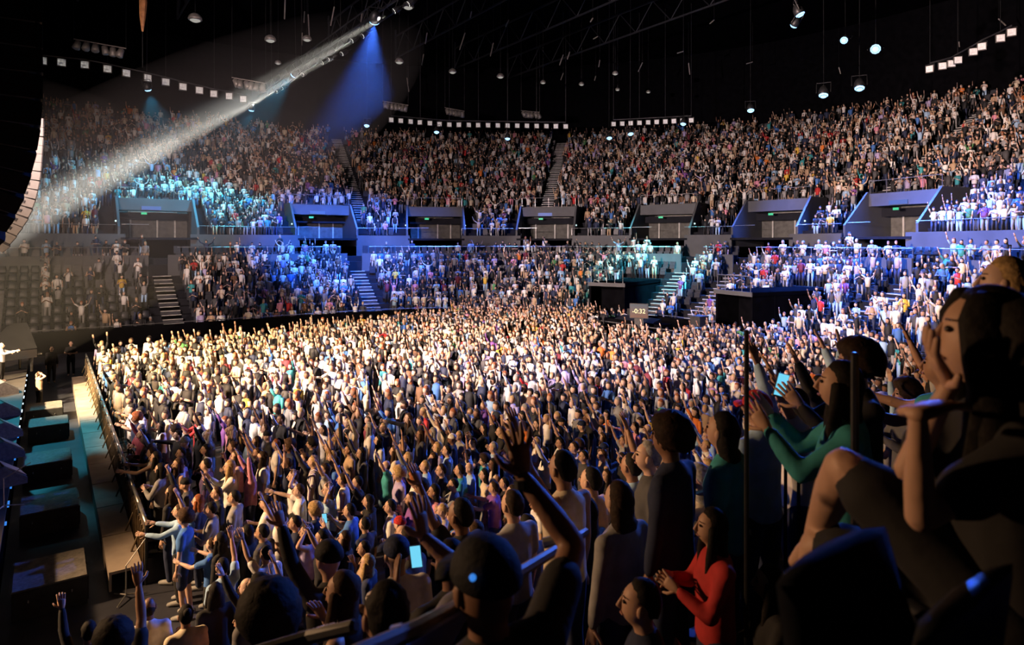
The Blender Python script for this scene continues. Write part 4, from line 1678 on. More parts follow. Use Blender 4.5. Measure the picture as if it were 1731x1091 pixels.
# crowd barrier sections
bp_panel = Geo().add(box((0, 0, .52), (.03, 1.0, .86)))
for a in (-.36, -.12, .12, .36):
    bp_panel.add(box((-.03, a, .52), (.03, .035, .86)))
bp_panel = bp_panel.mesh('kick_panel', [M['barrier']])
bp_rail = Geo().add(tube([(0, -.535, 1.12), (0, .535, 1.12)], [.035, .035], 8, cap=0)).mesh('top_rail', [M['metal']], True)
bp_post = Geo().add(tube([(0, 0, .0), (0, 0, 1.12)], [.028, .028], 6)).mesh('post', [M['darkmetal']], True)
bp_brace = Geo().add(tube([(-.02, 0, .70), (-.16, 0, .35)], [.018, .018], 6)).mesh('brace', [M['barrier']], True)
bp_foot = Geo().add(box((.35, 0, .015), (.75, 1.0, .03))).mesh('foot_plate', [M['darkmetal']])
v = 13.2
while v < 34.5:
    r = empty('crowd_barrier', (1.45, v + .54, FZ))
    tag(r, 'steel crowd barrier section between tan step and front row', 'barrier', 'barrier sections along the pit')
    obj('kick_panel', bp_panel, r)
    obj('top_rail', bp_rail, r)
    obj('foot_plate', bp_foot, r)
    for a in (-.5, .5):
        obj('post', bp_post, r, loc=(0, a, 0))
    obj('brace', bp_brace, r, loc=(0, .25, 0))
    v += 1.08

# subwoofer boxes standing in the pit
for k, (x, y, top) in enumerate(((75, 686, 'casetop'), (82, 712, 'casetop'), (80, 772, 'casetop'), (84, 847, 'casetop'), (85, 962, 'casetop'))):
    p = at_z(x, y, FZ + .49)
    lab = ['low black speaker box right in front of the crouching photographer', 'low black speaker box second along the pit from the crouching photographer',
           'low black speaker box third along the pit from the crouching photographer', 'low black speaker box fourth along the pit from the crouching photographer',
           'low black speaker box at the terrace end of the pit'][k]
    r = empty('speaker_box', (p.x, p.y, FZ))
    r.scale = (.84, .80, .60)
    tag(r, lab, 'speaker')
    obj('cabinet', Geo().add(box((0, 0, .39), (1.22, 1.5, .78))), r, mats=[M['case']])
    obj('top_panel', Geo().add(box((0, 0, .80), (1.2, 1.48, .04))), r, mats=[M[top]])
    for a in (-.35, .35):
        obj('grille', Geo().add(box((.62, a, .4), (.03, .62, .66))), r, mats=[M['cabfront']])
        obj('handle', Geo().add(tube([(a, -.76, .45), (a, -.79, .48), (a, -.76, .51)], [.012] * 3, 5)), r, mats=[M['metal']])

# wedge monitors on the stage edge
for k, y in enumerate((655, 690, 724, 757, 800)):
    p = at_z(8, y, FZ + 1.4)
    r = empty('stage_monitor', (p.x, p.y, FZ + 1.2), .25)
    tag(r, 'grey wedge monitor speaker on the stage edge', 'speaker', 'wedge monitors on the stage')
    v = [(-.3, -.36, 0), (.3, -.36, 0), (.3, -.36, .12), (-.1, -.36, .42), (-.3, -.36, .36)]
    v += [(a, .36, c) for a, b, c in v]
    f = [(4, 3, 2, 1, 0), (5, 6, 7, 8, 9)] + [(i, (i + 1) % 5, 5 + (i + 1) % 5, 5 + i) for i in range(5)]
    obj('cabinet', Geo().add((v, f)), r, mats=[M['casetop']])
    obj('grille', Geo().add(box((.11, 0, .285), (.46, .62, .02), (Vector((.8, 0, -.6)), Vector((0, 1, 0)), Vector((.6, 0, .8))))), r, mats=[M['lamphead']])

# grand piano with raised lid
p = at_z(22, 632, FZ + 1.2)
r = empty('grand_piano', (p.x - .1, p.y + .2, FZ + 1.235), .4)
r.scale = (.85,) * 3
tag(r, 'black grand piano with raised curved lid on the stage edge', 'piano')
outl = [(.75, -.72), (.75, .72), (.3, .74), (-.05, .62), (-.4, .28), (-.75, .12), (-1.1, -.02), (-1.3, -.3), (-1.28, -.6), (-1.1, -.72)]


def slab(pts, z0, z1, fn=None):
    n = len(pts)
    v = [(a, b, z0) for a, b in pts] + [(a, b, z1) for a, b in pts]
    if fn:
        v = [fn(*q) for q in v]
    return v, [tuple(range(n - 1, -1, -1)), tuple(range(n, 2 * n))] + [(i, (i + 1) % n, n + (i + 1) % n, n + i) for i in range(n)]


obj('case', Geo().add(slab(outl, .62, .98)), r, mats=[M['blackgloss']])
th = math.radians(48)
obj('lid', Geo().add(slab(outl, 1.0, 1.03, lambda a, b, c: (a, -.74 + (b + .74) * math.cos(th) - (c - 1.0) * math.sin(th), 1.0 + (b + .74) * math.sin(th) + (c - 1.0) * math.cos(th)))), r, mats=[M['blackgloss']])
obj('keyboard', Geo().add(box((.86, 0, .74), (.24, 1.3, .06))), r, mats=[M['cabside']])
obj('prop_stick', Geo().add(tube([(.1, .55, .98), (.1, .2, 1.65)], [.012, .012], 5)), r, mats=[M['darkmetal']])
for a, b in ((.6, .58), (.6, -.58), (-1.05, -.35)):
    obj('leg', Geo().add(tube([(a, b, 0), (a, b, .62)], [.05, .07], 7)), r, mats=[M['blackgloss']])

# microphone stands
for x, y, lab in ((6, 862, 'thin microphone stand on the dark stage edge'), (213, 1013, 'bent metal stand base on the pit floor by the barrier end')):
    p = at_z(x, y, FZ + 1.2 if y < 900 else FZ)
    r = empty('microphone_stand', p + UPZ * .015)
    tag(r, lab, 'stand')
    for k in range(3):
        a = k * 2.1
        obj('foot', Geo().add(tube([(0, 0, .06), (.3 * math.cos(a), .3 * math.sin(a), .01)], [.014, .012], 5)), r, mats=[M['metal']])
    obj('pole', Geo().add(tube([(0, 0, .03), (0, 0, .55)], [.013, .011], 6)), r, mats=[M['metal']])
    obj('boom', Geo().add(tube([(0, 0, .55), (.3, .1, .9)] if y > 900 else [(0, 0, .55), (.4, -.1, .8)], [.010, .008], 5)), r, mats=[M['metal']])

# people in the pit and on stage
for x, y, D, dirv, s, lab in ((120, 581, 30.0, (-.2, -1), sp('cross', 'tee', 'black', 'short', 'dark brown', 0, bcol='black'), 'guard in black with folded arms standing in the dark pit'),
                              (87, 590, 28.4, (.3, -1), sp('stand', 'long', 'black', 'short', 'black', 1, bcol='black'), 'guard in dark clothes with hanging arms standing in the pit'),
                              (66, 640, 23.9, (1, .5), sp('head', 'tank', 'tan', 'short', 'brown', 0, bcol='black'), 'photographer with raised elbows crouching behind a speaker box'),
                              (2, 596, 23.0, (.9, -.4), sp('reach', 'long', 'white', 'short', 'grey', 0, bcol='black'), 'pianist with grey hair in white top on the stage')):
    p = at_d(x, y, D)
    lv = FZ + 1.2 if x < 20 else FZ
    sc = max(.78, min(1.14, (p.z - lv) / 1.615))
    person((p.x, p.y, lv), math.atan2(dirv[1], dirv[0]), s, '', None, sc, 1.0, False, lab)

# mixing position in the middle of the floor
r = empty('mixing_desk', (30.0, 26.8, FZ))
tag(r, 'black mixing desk platform in the middle of the floor crowd', 'mixing desk')
obj('platform', Geo().add(box((0, 0, .25), (3.9, 6.4, .5))), r, mats=[M['case']])
obj('desk', Geo().add(box((-1.6, .2, 1.0), (.9, 4.6, 1.0))), r, mats=[M['black']])
obj('console', Geo().add(box((-1.55, .2, 1.56), (.8, 3.0, .12), (Vector((.96, 0, .25)), Vector((0, 1, 0)), Vector((-.25, 0, .96))))), r, mats=[M['darkmetal']])
for a in (-2.6, 2.4):
    obj('equipment_rack', Geo().add(box((.6, a, 1.2), (.8, .7, 1.4))), r, mats=[M['case']])
rl = empty('desk_rail', (27.5, 26, FZ))
tag(rl, 'bright metal guard rail around the mixing desk', 'rail')
pts = [(26.65, 29.8), (26.65, 23.5), (30.6, 23.4)]
for z in (1.05, 1.35):
    obj('bar', Geo().add(tube([(a - 26.6, b - 26, z) for a, b in pts], [.035] * 3, 6, (0, 0, 1))), rl, mats=[M['metal']])
for a, b in ((26.65, 29.8), (26.65, 27.7), (26.65, 25.6), (26.65, 23.5), (28.6, 23.45), (30.6, 23.4)):
    obj('post', Geo().add(tube([(a - 26.6, b - 26, 0), (a - 26.6, b - 26, 1.35)], [.03, .03], 5)), rl, mats=[M['metal']])

# countdown screen above the crowd
pc = at_d(1080, 526, 36.2)
nrm = Vector((-.80, -.60, 0)).normalized()
tx = UPZ.cross(nrm).normalized()
r = empty('countdown_screen', (pc.x, pc.y, FZ))
tag(r, 'countdown monitor showing -0:32 on a black post above the crowd', 'screen')
axs = (tx, nrm, UPZ)
off_ = Vector((0, 0, pc.z - FZ))
obj('housing', Geo().add(box(off_ - nrm * .05, (1.02, .1, .82), axs)), r, mats=[M['case']])
ms, nt, b = new_mat('countdown_display')
tcn = nt.nodes.new('ShaderNodeTexCoord')
sepn = nt.nodes.new('ShaderNodeSeparateXYZ')
nt.links.new(tcn.outputs['Generated'], sepn.inputs[0])
rp = nt.nodes.new('ShaderNodeValToRGB')
rp.color_ramp.elements[0].color = (.16, .045, .015, 1)
rp.color_ramp.elements[1].color = (.02, .06, .09, 1)
nt.links.new(sepn.outputs['Z'], rp.inputs['Fac'])
nt.links.new(rp.outputs['Color'], b.inputs['Emission Color'])
b.inputs['Emission Strength'].default_value = 1.0
b.inputs['Base Color'].default_value = (.01, .01, .01, 1)
obj('display', Geo().add(box(off_ + nrm * .005, (.95, .02, .74), axs)), r, mats=[ms])
obj('post', Geo().add(box(Vector((0, 0, (pc.z - FZ) / 2 - .2)) - nrm * .2, (.5, .4, pc.z - FZ - .4), axs)), r, mats=[M['case']])
cu = bpy.data.curves.new('digits', 'FONT')
cu.body = '-0:32'
cu.size = .36
cu.align_x = cu.align_y = 'CENTER'
cu.extrude = .004
cu.materials.append(glow('digit_glow', (1.0, .80, .40), 1.6))
to = text_mesh('digits', cu)
COL.objects.link(to)
to.parent = r
q3 = Matrix((tx, UPZ, nrm)).transposed().to_4x4()
q3.translation = off_ + nrm * .03 - UPZ * .02
to.matrix_basis = q3

# ------------------------------------------------------------------ rigging and lamps
flood_body = Geo().add(box((0, 0, 0), (.58, .22, .58))).mesh('housing', [M['lamphead']])
mf, nt, b = new_mat('floodlight_glass')
tcn = nt.nodes.new('ShaderNodeTexCoord')
nn = nt.nodes.new('ShaderNodeTexVoronoi')
nn.inputs['Scale'].default_value = 5
nt.links.new(tcn.outputs['Object'], nn.inputs['Vector'])
rp = nt.nodes.new('ShaderNodeValToRGB')
rp.color_ramp.elements[0].color = (.9, .88, .8, 1)
rp.color_ramp.elements[1].color = (.08, .085, .09, 1)
rp.color_ramp.elements[1].position = .75
nt.links.new(nn.outputs['Distance'], rp.inputs['Fac'])
nt.links.new(rp.outputs['Color'], b.inputs['Emission Color'])
b.inputs['Emission Strength'].default_value = .42
b.inputs['Roughness'].default_value = .2
flood_lens = Geo().add(box((0, -.12, 0), (.5, .03, .5))).mesh('glass', [mf])
flood_yoke = Geo().add(tube([(-.33, 0, 0), (-.33, 0, .4), (.33, 0, .4), (.33, 0, 0)], [.02] * 4, 5)).mesh('yoke', [M['darkmetal']])


def flood(x, y, group, label, d=16.5, sc=1.0):
    p = ring_hit(x, y, d)
    r = empty('floodlight', p)
    r.scale = (sc,) * 3
    to_cam = EYE - p
    r.rotation_euler = (0, 0, math.atan2(to_cam.y, to_cam.x) + PI / 2 + R.uniform(-.35, .35))
    tag(r, label, 'floodlight', group)
    obj('housing', flood_body, r)
    obj('glass', flood_lens, r)
    obj('yoke', flood_yoke, r)
    return p


A = [flood(x, y, 'floodlights over the hazy stand', 'square house floodlight with pale glass hanging over the hazy stand') for x, y in
     ((72, 103), (104, 106), (144, 110), (182, 117), (213, 124), (249, 132), (280, 139), (309, 147), (337, 153), (362, 159), (388, 163), (412, 168))]
B = [flood(661 + 16.4 * k, 203 + (k * 1.4 if k < 6 else 8 + .25 * (k - 6)), 'floodlights over the far stand', 'small square floodlight in the long row over the far stand', sc=.8) for k in range(19)]
Cc = [flood(1037 + 14.6 * k, 210 - .7 * k, 'floodlights over the far curve', 'small square floodlight in the row over the far curve', sc=.75) for k in range(10)]
Dd = [flood(x, y, 'floodlights over the end stand', 'square floodlight on the rising row over the end stand', sc=.8) for x, y in
      ((1572, 117), (1593, 112), (1608, 108), (1619, 102), (1645, 88), (1660, 79), (1691, 65), (1710, 55))]
# catwalk pipe the floodlights hang from
for nm, pts, lab in (('lighting_pipe', A, 'dark lighting pipe over the hazy stand'), ('lighting_pipe', B, 'dark lighting pipe over the far stand'),
                     ('lighting_pipe', Cc, 'dark lighting pipe over the far curve'), ('lighting_pipe', Dd, 'dark lighting pipe over the end stand')):
    pts = sorted(pts, key=lambda q: s_of(q, 16.5))
    r = empty(nm, pts[0])
    tag(r, lab, 'pipe')
    obj('pipe', Geo().add(tube([q - pts[0] + UPZ * .42 for q in pts], [.05] * len(pts), 5, (0, 0, 1))), r, mats=[M['darkmetal']])
    for q in pts[::3]:
        obj('hanger', Geo().add(tube([q - pts[0] + UPZ * .42, Vector((q.x, q.y, 29)) - pts[0]], [.02, .02], 4)), r, mats=[M['darkmetal']])

# blue wash lamps
wash_body = Geo().add(tube([(0, 0, .36), (0, 0, .22), (0, 0, .02)], [.15, .22, .24], 10)).mesh('housing', [M['darkmetal']], True)
wash_lens = Geo().add(tube([(0, 0, .02), (0, 0, -.06)], [.21, .20], 10, cap=.3)).mesh('lens', [M['blueglow']], True)
wash_yoke = Geo().add(tube([(-.3, 0, .12), (-.3, 0, .62), (.3, 0, .62), (.3, 0, .12)], [.025] * 4, 5)).mesh('yoke', [M['darkmetal']])
TEAL, SKYB, CYN = (0.05, 0.42, 0.70), (0.05, 0.18, 1.0), (0.10, 0.72, 0.92)


def ring_pt(x, y, d):
    return ring_hit(x, y, d)


def truss_pt(x, y):
    d_ = ray(x, y)
    return EYE + d_ * (14.7 / d_.x)      # just beside the truss


WASH = [(250, 151, .9, None, ring_pt(300, 345, 14), 14, TEAL, 70), (425, 186, .8, None, ring_pt(405, 365, 13), 14, TEAL, 70),
        (496, 127, .8, truss_pt(496, 127), Vector((7, 58, 10)), 26, TEAL, 60), (633, 35, 1.1, truss_pt(633, 35), Vector((20, 52, 6.5)), 140, SKYB, 44),
        (620, 212, .9, None, ring_pt(600, 415, 8), 24, SKYB, 75), (738, 223, .9, None, ring_pt(735, 415, 8), 24, SKYB, 75),
        (858, 234, .9, None, ring_pt(850, 405, 9), 8, SKYB, 75), (1030, 233, .9, None, ring_pt(1045, 415, 8), 8, CYN, 55), (1066, 226, .9, None, ring_pt(1100, 415, 8), 12, CYN, 45),
        (1155, 209, .9, None, ring_pt(1125, 415, 8), 10, CYN, 45), (1269, 186, 1.0, None, ring_pt(1285, 415, 8), 45, SKYB, 75), (1392, 160, 1.2, None, ring_pt(1385, 415, 8), 50, SKYB, 75),
        (1453, 148, 1.2, None, ring_pt(1460, 415, 8), 50, SKYB, 75), (1480, 83, 1.2, None, Vector((3.5, 3, 5)), 30, SKYB, 26),
        (1352, 23, 1.0, at_z(1352, 23, 20.3), Vector((38.5, 15, 5)), 90, SKYB, 80), (1342, 43, .8, at_z(1342, 43, 20.0), Vector((37.5, 34, 5.2)), 110, CYN, 26),
        (1427, 68, .9, at_z(1427, 68, 20.3), Vector((8, 14, 2)), 60, SKYB, 40)]
for x, y, sc, p, aim, kw, colr, size in WASH:
    p = p or ring_hit(x, y, 11.0)
    r = empty('wash_lamp', p)
    r.scale = (sc * 1.25,) * 3
    dwn = (aim - p).normalized()
    q_ = (-dwn).to_track_quat('Z', 'Y')
    r.rotation_euler = q_.to_euler()
    tag(r, 'glowing blue-white wash lamp hanging from the dark roof', 'lamp', 'blue wash lamps under the roof')
    obj('housing', wash_body, r)
    obj('lens', wash_lens, r)
    obj('yoke', wash_yoke, r)
    top = q_.inverted() @ Vector((0, 0, (29.05 - p.z) / (sc * 1.25)))
    obj('hanger', Geo().add(tube([(0, 0, .3), top], [.012, .012], 4)), r, mats=[M['darkmetal']])
    spot('wash_lamp_light', p + dwn * (.2 * sc * 1.25), aim, kw * KW, colr, size, .8, .15)

# dome pendants
dome = Geo()
dome.add(sphere((0, 0, 0), (.36, .36, .34), 12, 8, lambda n, q: q if n.z > -.05 else Vector((q.x * .95, q.y * .95, -.04))))
dome = dome.mesh('shade', [M['lamphead']], True)
dome_l = Geo().add(tube([(0, 0, -.02), (0, 0, -.07)], [.27, .25], 10, cap=.2)).mesh('diffuser', [glow('dim_lamp_glass', (1, .95, .85), .35)], True)
for x, y, sc in ((330, 33, 1.2), (457, 68, 1.1), (519, 67, .9), (675, 105, 1.0), (765, 122, .9), (846, 130, .9), (470, 107, .7), (918, 140, .7), (983, 143, .7), (1044, 152, .6), (1096, 156, .6), (1040, 125, .7), (690, 12, 1.0)):
    p = at_z(x, y, 21.5)
    r = empty('pendant_lamp', p)
    r.scale = (sc,) * 3
    tag(r, 'grey dome pendant lamp hanging on a cable from the dark roof', 'lamp', 'dome pendants under the roof')
    obj('shade', dome, r)
    obj('diffuser', dome_l, r)
    obj('cable', Geo().add(tube([(0, 0, .3), (0, 0, (29 - p.z) / sc)], [.014, .014], 4)), r, mats=[M['darkmetal']])

# hanging rods
RODS = [(482, 0, 481, 32), (515, 20, 514, 38), (565, 12, 559, 43), (612, 22, 610, 37), (511, 56, 510, 76), (521, 25, 523, 63), (797, 20, 795, 30), (722, 56, 719, 74), (786, 56, 777, 84),
        (834, 73, 829, 95), (716, 92, 713, 110), (688, 132, 691, 155), (625, 164, 622, 173), (702, 173, 700, 183), (773, 177, 771, 182), (832, 179, 828, 191), (860, 34, 855, 45), (952, 93, 946, 110),
        (963, 88, 959, 100), (1014, 102, 1012, 113), (1086, 106, 1079, 121), (952, 124, 948, 135), (1007, 129, 1005, 136), (1164, 107, 1166, 126), (944, 184, 940, 191), (1060, 184, 1063, 192), (1223, 160, 1227, 169),
        (1688, 32, 1700, 43), (1621, 71, 1622, 79), (1418, 114, 1421, 125), (1106, 177, 1106, 188), (998, 37, 1002, 31), (1200, 40, 1207, 34), (1003, 66, 1010, 62), (1145, 90, 1155, 87), (1262, 108, 1272, 105)]
for x1, y1, x2, y2 in RODS:
    a = at_z(x1, y1, 25.0)
    D = (a - EYE).dot(FWD)
    b_ = at_d(x2, y2, D)
    o = obj('hanging_rod', Geo().add(tube([(0, 0, 0), b_ - a], [.05, .05], 5)), mats=[M['rod']], loc=a)
    hi = a if a.z > b_.z else b_
    obj('cable', Geo().add(tube([hi - a, Vector((hi.x - a.x, hi.y - a.y, 29.1 - a.z))], [.012, .012], 4)), o, mats=[M['darkmetal']])
    tag(o, 'short pale rod hanging among the dark roof rigging', 'rod', 'rods among the roof rigging')

# par-can bars
can = Geo().add(tube([(0, 0, 0), (0, 0, -.3)], [.10, .14], 8, cap=.2)).mesh('can', [M['lamphead']], True)
for x1, y1, x2, y2, D, n, lab in ((125, 66, 213, 82, 42, 6, 'bar of six par cans over the hazy stand'), (392, 131, 449, 141, 46, 6, 'bar of six par cans beside the beam truss'),
                                  (647, 171, 690, 178, 62, 7, 'small bar of par cans high over the far stand'), (752, 182, 785, 188, 66, 6, 'small bar of par cans beyond the hanging rods'),
                                  (881, 187, 912, 190, 66, 6, 'small bar of par cans over the far curve')):
    a, b_ = at_d(x1, y1, D), at_d(x2, y2, D)
    r = empty('lamp_bar', a)
    tag(r, lab, 'lamp bar')
    obj('bar', Geo().add(tube([(0, 0, 0), b_ - a], [.035, .035], 5)), r, mats=[M['rod']])
    for k in range(n):
        o = obj('par_can', can, r, loc=(b_ - a) * ((k + .5) / n) + UPZ * -.12)
        o.scale = (1.7,) * 3
        o.rotation_euler = (R.uniform(-.5, .2), R.uniform(-.4, .4), 0)
    for k in (0, 1):
        obj('hanger', Geo().add(tube([(b_ - a) * k, Vector((((b_ - a) * k).x, ((b_ - a) * k).y, 29 - a.z))], [.015, .015], 4)), r, mats=[M['darkmetal']])

# chain hoist
p = at_d(241, 10, 36)
r = empty('chain_hoist', p)
tag(r, 'rusty orange chain hoist hanging on black cable', 'hoist')
obj('chain_bag', Geo().add(tube([(0, 0, .9), (.02, 0, .2), (0, 0, -.6), (0, 0, -1.4)], [.14, .2, .16, .05], 7)), r, mats=[plain('hoist_orange', (.38, .17, .06), .6, 0, .4, 4)])
obj('cable', Geo().add(tube([(0, 0, 29 - p.z), (0, 0, -3.4)], [.02, .02], 4)), r, mats=[M['darkmetal']])

# roof trusses
roof_steel = plain('roof_steel', (.018, .02, .026), .6, .3, .3, 3)
for k, u in enumerate((2, 9, 22, 29, 36, 43)):
    r = empty('roof_truss', (u, 27, 26.2))
    tag(r, 'long dark steel roof truss spanning the hall under the ceiling', 'truss', 'roof trusses under the ceiling')
    for c in (0, 2.2):
        obj('chord', Geo().add(tube([(0, -34, c), (0, 34, c)], [.09, .09], 5, (0, 0, 1))), r, mats=[roof_steel])
    for q in range(17):
        a = -34 + q * 4
        obj('brace', Geo().add(tube([(0, a, 0), (0, a + 2, 2.2), (0, a + 4, 0)], [.05] * 3, 4, (1, 0, 0))), r, mats=[roof_steel])
    obj('post', Geo().add(tube([(0, 33.9, 0), (0, 33.9, 2.95)], [.1, .1], 5)).add(tube([(0, -33.9, 0), (0, -33.9, 2.95)], [.1, .1], 5)), r, mats=[roof_steel])

# the beam truss across the hall
TU, TZ = 15.6, 20.3
r = empty('lighting_truss', (TU, 27, TZ))
tag(r, 'long dark lighting truss carrying the white beam lamps', 'truss')
for a in (-.35, .35):
    for c in (.0, .7):
        obj('chord', Geo().add(tube([(a, -12, c), (a, 33, c)], [.045, .045], 5, (0, 0, 1))), r, mats=[M['darkmetal']])
k = 0
v = -12.0
while v < 33:
    obj('brace', Geo().add(tube([(-.35, v, 0), (-.35, v + .9, .7), (-.35, v + 1.8, 0)], [.022] * 3, 4, (1, 0, 0))).add(tube([(.35, v, .7), (.35, v + .9, 0), (.35, v + 1.8, .7)], [.022] * 3, 4, (1, 0, 0))), r, mats=[M['darkmetal']])
    v += 1.8
for v in (-10, -2, 6, 14, 22, 30):
    obj('hanger', Geo().add(tube([(0, v, .7), (0, v, 29 - TZ)], [.02, .02], 4)), r, mats=[M['darkmetal']])
for y0 in (-11.5, 33):
    pass
beam_body = Geo().add(tube([(0, 0, .42), (0, 0, .2), (0, 0, 0)], [.12, .17, .17], 9)).mesh('housing', [M['darkmetal']], True)
beam_lens = Geo().add(tube([(0, 0, 0), (0, 0, -.035)], [.15, .145], 10, cap=.1)).mesh('lens', [M['beamglow']], True)
BEAMS = [(688, 8, 1), (664, 20, .4), (611, 62, 1), (593, 70, .4), (576, 92, .4), (553, 101, .5), (543, 107, .4), (510, 127, .6), (475, 150, 1.3), (466, 156, 1.0)]
for k, (x, y, pw) in enumerate(BEAMS):
    d_ = ray(x, y)
    p = EYE + d_ * ((TU - .1) / d_.x)
    p.z = min(p.z, TZ + .2)
    tgt = Vector((-9.5, 37.0 + 3.5 * math.sin(k * 2.3), 2.5))
    dv = (tgt - p).normalized()
    r = empty('beam_lamp', p - dv * .1)
    r.rotation_euler = (-dv).to_track_quat('Z', 'Y').to_euler()
    tag(r, 'white beam lamp on the long truss shining towards the stage', 'lamp', 'beam lamps on the long truss')
    obj('housing', beam_body, r)
    obj('lens', beam_lens, r)
    obj('yoke', wash_yoke, r)
    spot('beam_light', p + dv * .15, tgt, pw * BEAM_POWER, (1.0, .95, .84), 5.5, .5, .10)

# line arrays hanging beside the stage
cab_w = 1.25
H_ = (RGT * .80 + FWD * .60).normalized()
Wd = UPZ.cross(H_).normalized()


def array(path, D, depth, label, name='line_array', lit=False, sw=cab_w):
    pts = [at_d(x, y, D) for x, y in path]
    r = empty(name, pts[0])
    tag(r, label, 'loudspeakers')
    for a, b in zip(pts[:-1], pts[1:]):
        mid = (a + b) / 2
        dn = (b - a)
        L = dn.length
        dn = dn.normalized()
        hd = H_ - dn * H_.dot(dn)
        hd.normalize()
        wd = dn.cross(hd)
        c = mid - hd * depth / 2 - pts[0]
        cb = obj('cabinet', Geo().add(box(c, (depth, sw, L * .96), (hd, wd, dn))), r, mats=[M['cabside'] if lit else M['cabfront']])
        obj('grille', Geo().add(box(c + hd * (depth / 2 + .01), (.03, sw * .98, L * .93), (hd, wd, dn))), cb, mats=[M['cabfront']])
        if lit:
            for sg in (1, -1):
                obj('rigging_plate', Geo().add(box(c + wd * sg * (sw / 2 + .008) - hd * .02, (depth * .30, .02, L * .34), (hd, wd, dn))), cb, mats=[M['darkmetal']])
        else:
            obj('seam', Geo().add(box(c + dn * L * .49 + hd * .0, (depth * .9, sw * 1.005, .012), (hd, wd, dn))), cb, mats=[M['rod']])
    obj('hanging_cable', Geo().add(tube([Vector((0, 0, 0)) - H_ * depth / 2, Vector((0, 0, 29 - pts[0].z)) - H_ * depth / 2], [.03, .03], 5)), r, mats=[M['darkmetal']])


array([(60, -60), (62, -20), (64, 20), (66, 60), (67, 100), (68, 140), (67, 180), (64, 220), (58, 255), (49, 288), (38, 317), (24, 343), (8, 366), (-12, 384), (-34, 398)],
      9.5, 1.1, 'tall black curved line array of loudspeakers hanging beside the stage')
array([(72, 205), (72, 220), (72, 235), (71, 249), (70, 263), (69, 277), (68, 291), (66, 305), (63, 319), (59, 333), (54, 346), (47, 359), (38, 372), (28, 385), (17, 397), (4, 407)],
      21.0, .62, 'line array with pale lit cabinet sides curving below the black array', lit=True)

# haze over the stage end of the hall
mh = bpy.data.materials.new('stage_haze')
mh.use_nodes = True
nt = mh.node_tree
nt.nodes.clear()
out = nt.nodes.new('ShaderNodeOutputMaterial')
vs = nt.nodes.new('ShaderNodeVolumeScatter')
vs.inputs['Color'].default_value = (1, 1, 1, 1)
vs.inputs['Density'].default_value = HAZE
vs.inputs['Anisotropy'].default_value = 0.15
nt.links.new(vs.outputs[0], out.inputs['Volume'])
ax_ = Vector((27, 6, 20)).normalized()
ay_ = UPZ.cross(ax_).normalized()
o = obj('stage_haze', Geo().add(sphere((4.0, 42.0, 11.0), (19.0, 17.0, 5.0), 32, 20, None, Matrix((ax_, ay_, ax_.cross(ay_))).transposed())), mats=[mh])
tag(o, 'thin pale haze hanging in the white light beams', 'haze', kind='stuff')
o = obj('low_haze', Geo().add(sphere((-3.0, 47.0, 8.0), (13.0, 17.0, 8.5), 32, 20)), mats=[mh])
tag(o, 'thin pale haze drifting before the stand beside the stage', 'haze', kind='stuff')

# ------------------------------------------------------------------ people right in front of the camera
def ik(sh, wr, hint, a=UPPER, b=FORE):
    d = wr - sh
    L = min(d.length, (a + b) * .995)
    n = d.normalized()
    x = (a * a - b * b + L * L) / (2 * L)
    h = math.sqrt(max(0, a * a - x * x))
    q = hint - n * hint.dot(n)
    q.normalize()
    return sh + n * x + q * h, sh + n * L


def world_joints(pose, loc, heading, sc=1.0):
    J = joints(pose)
    mt = Matrix.Translation(loc) @ Matrix.Rotation(heading, 4, 'Z') @ Matrix.Diagonal((sc, sc, sc, 1))
    r3 = Matrix.Rotation(heading, 3, 'Z')
    out = {}
    for k, v in J.items():
        out[k] = (r3 @ v) if k[:2] in ('ha', 'pn') or k == 'look' else (mt @ v)
    for q in 'LR':
        out['toe' + q] = r3 @ Vector((1, 0, -.12))
    return out


def shifted(J, o):
    return {k: (v if k[:2] in ('ha', 'pn', 'to', 'ts', 'sp', 'cu', 'gi') or k == 'look' else v - o) for k, v in J.items()}


def hero(J, base, label, skin, shirt, sleeve, bottom, bcol, hair, hcol, vox=.011):
    J = shifted(J, base)
    me = body_mesh(J, 'body', vox, True)
    o = obj('person', me, None, skin, loc=base)
    tag(o, label, 'person')
    s = shirt_mesh(J, 'shirt', sleeve, .014)
    s.materials.append(M['cloth'])
    obj('shirt', s, o, shirt)
    b = bottom_mesh(J, 'trousers', bottom, .018)
    b.materials.append(M['cloth'])
    obj(bottom, b, o, bcol)
    h = hair_geo(hair, J['head'], look_rot(J), True).mesh('hair', [M['hair']], True)
    obj('cap' if hair == 'cap' else 'hair', h, o, hcol)
    return o


def dirv(psi, up=0.0):
    a = math.radians(psi)
    d = -RGT * math.cos(a) + FWD * math.sin(a)
    d.z = up
    return d.normalized()


# the dark-capped person with one big hand up
H = at_d(826, 1000, 1.70)
lv = near_level(H.y)
sc = (H.z - lv) / 1.615
J = world_joints('stand', Vector((H.x, H.y, lv)), face(62), sc)
wr = at_d(884, 806, 2.06)
J['shR'] = J['shR'] + UPZ * .05
J['elR'], J['wrR'] = ik(J['shR'], wr, RGT * .8 - UPZ * .6)
J['haR'] = (at_d(872, 700, 2.10) - J['wrR']).normalized()
J['pnR'] = dirv(62)
J['tsR'] = 1
J['spread'] = .30
J['curl'] = .18
J['look'] = dirv(60, .05)
o = hero(J, Vector((H.x, H.y, lv)), 'silhouetted person in dark cap with one large hand raised', SKINS[4], CLOTH['black'], 'tee', 'trousers', CLOTH['black'], 'cap', (.01, .012, .016))
q = next(at_d(799, 977, 1.3 + .005 * k) for k in range(120) if (at_d(799, 977, 1.3 + .005 * k) - H - UPZ * .035).length < .112 * sc + .004)
